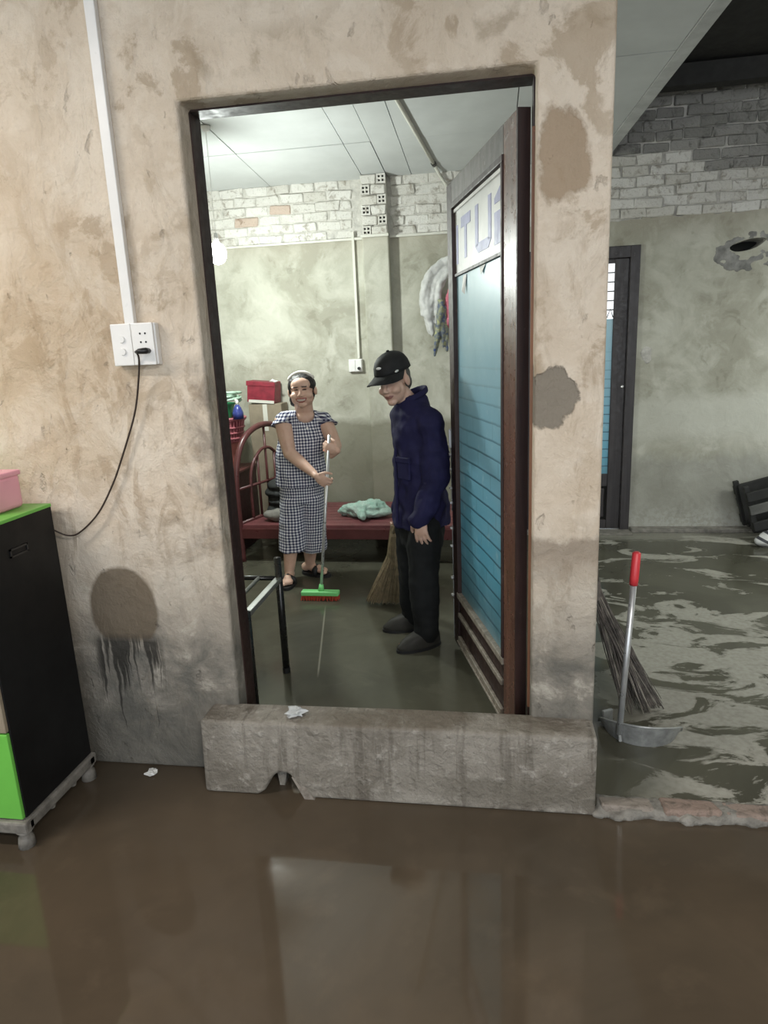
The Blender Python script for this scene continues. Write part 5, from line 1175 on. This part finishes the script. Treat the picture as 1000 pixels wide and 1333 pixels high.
put('pocket', MB().frame_box(pkc - lM * 0.045 - ZA * 0.12, lM * 0.09 - fM * 0.028, ZA * 0.11, fM * 0.012), 'navy', jac, bevel=0.004)
put('pocket_flap', MB().frame_box(pkc - lM * 0.047 - ZA * 0.03, lM * 0.094 - fM * 0.03, ZA * 0.028, fM * 0.02), 'navy', jac, bevel=0.004)
put('placket', MB().tube([mnb + fM * 0.07 - ZA * 0.03, mch + fM * 0.141, mpel.lerp(mch, 0.6) + fM * 0.141, jhem + fM * 0.147 + ZA * 0.01], 0.009, 6), 'navy', jac)
tr = MB()
tr.loft([(mpel + ZA * 0.08, rM * 0.150, fM * 0.112), (mpel - ZA * 0.02, rM * 0.155, fM * 0.115), (mpel - ZA * 0.08, rM * 0.150, fM * 0.115)], 32)
for hip, kn, an, fd in legs: tr.limb([hip, hip.lerp(kn, 0.5), kn, kn.lerp(an, 0.5), an + ZA * 0.005], [0.100, 0.092, 0.082, 0.077, 0.073])
blob('trousers', tr, 'trouser', mr, voxel=0.009, smooth=3, disp=0.012, dscale=11)
# cap
r_, f_, u_ = mfr
def hp_(x, y, z): return mhc + r_ * x + f_ * y + u_ * z
hh_ = MB(); hh_.ball(hp_(0, -0.03, 0.02), (0.079, 0.078, 0.072), mfr); hh_.ball(hp_(0, -0.055, -0.02), (0.068, 0.045, 0.06), mfr)
blob('hair', hh_, 'greyhair', mr, voxel=0.006, smooth=3)
cp_ = MB(); prof = [(0.0, 1.02), (0.02, 1.0), (0.045, 0.955), (0.075, 0.82), (0.095, 0.62), (0.108, 0.36), (0.114, 0.12)]
rings_ = [(hp_(0, -0.012 - 0.006 * (1 - s), 0.050 + h * 0.9), r_ * 0.090 * s, f_ * 0.110 * s) for h, s in prof]
cp_.loft(rings_, 48); cp = put('cap', cp_, 'capm', mr, smooth=True)
put('cap_button', MB().ball(hp_(0, -0.018, 0.155), (0.009, 0.009, 0.006), mfr), 'capm', cp, smooth=True)
br = MB(); tp_ = []; bt2 = []
NB = 24
for i in range(NB + 1):
    a = math.radians(8 + 164 * i / NB); cx, sx = math.cos(a), math.sin(a)
    tp_.append((hp_(0.089 * cx, -0.012 + 0.108 * sx, 0.054), hp_(0.084 * cx * 1.0, -0.012 + 0.108 * sx + 0.105 * sx ** 0.7, 0.060 - 0.042 * cx * cx - 0.016 * sx)))
vs = [q[0] for q in tp_] + [q[1] for q in tp_]; k = NB + 1
vs2 = [v - u_ * 0.005 for v in vs]
br.add(vs + vs2, [(i, i + 1, k + i + 1, k + i) for i in range(NB)] + [(2 * k + i + 1, 2 * k + i, 3 * k + i, 3 * k + i + 1) for i in range(NB)] + [(k + i, k + i + 1, 3 * k + i + 1, 3 * k + i) for i in range(NB)])
put('brim', br, 'capm', cp, smooth=False)
put('logo', MB().ball(hp_(0.004, 0.090, 0.096), (0.016, 0.006, 0.007), (r_, (f_ * 0.9 + u_ * 0.4).normalized(), (u_ * 0.9 - f_ * 0.4).normalized())), 'logo', cp, smooth=True)
put('side_mark', MB().ball(hp_(-0.077, 0.056, 0.062), (0.006, 0.016, 0.006), (r_, f_, u_)), 'logo', cp, smooth=True)
# straw broom in his far hand
sbm = empty('straw_broom', (-0.66, 1.72, FZ), 'fan-shaped straw broom trailing from the man in the navy jacket', 'broom')
bot_l, bot_r = atz(478, 783, FZ + 0.01), atz(523, 784, FZ + 0.01)
neck = at(512, 694, 1.60); top_h = mrw + Vector((0.0, -0.0, -0.05)) + (mrw - neck).normalized() * 0.02
put('handle', MB().tube([neck + (neck - mrw).normalized() * 0.05, mrw + Vector((-0.015, 0.012, -0.06)), mrw + (mrw - neck).normalized() * 0.16], 0.011, 10), 'straw', sbm, smooth=True)
random.seed(8); sw = MB()
for i in range(260):
    t = random.random(); e = bot_l.lerp(bot_r, t) + Vector((random.uniform(-.01, .01), random.uniform(-.05, .05), random.uniform(0, .02)))
    s_ = neck + Vector((random.uniform(-.012, .012), random.uniform(-.014, .014), random.uniform(-.01, .05)))
    m1 = s_.lerp(e, 0.4) + Vector((0.03 * (0.5 - t) + 0.025 + random.uniform(-.008, .008), random.uniform(-.012, .012), 0))
    m2 = s_.lerp(e, 0.75) + Vector((0.012, random.uniform(-.02, .02), 0))
    sw.tube([s_, m1, m2, e], [0.005, 0.0055, 0.0045, 0.0018], 4, cap=False)
props(put('straw_fan', sw, 'straw', sbm), kind='stuff')
put('binding', MB().tube([neck + Vector((0, 0, 0.05)), neck + Vector((0.002, 0, -0.02))], [0.017, 0.021], 12), 'straw', sbm)

bpy.data.scenes.remove(TMP)
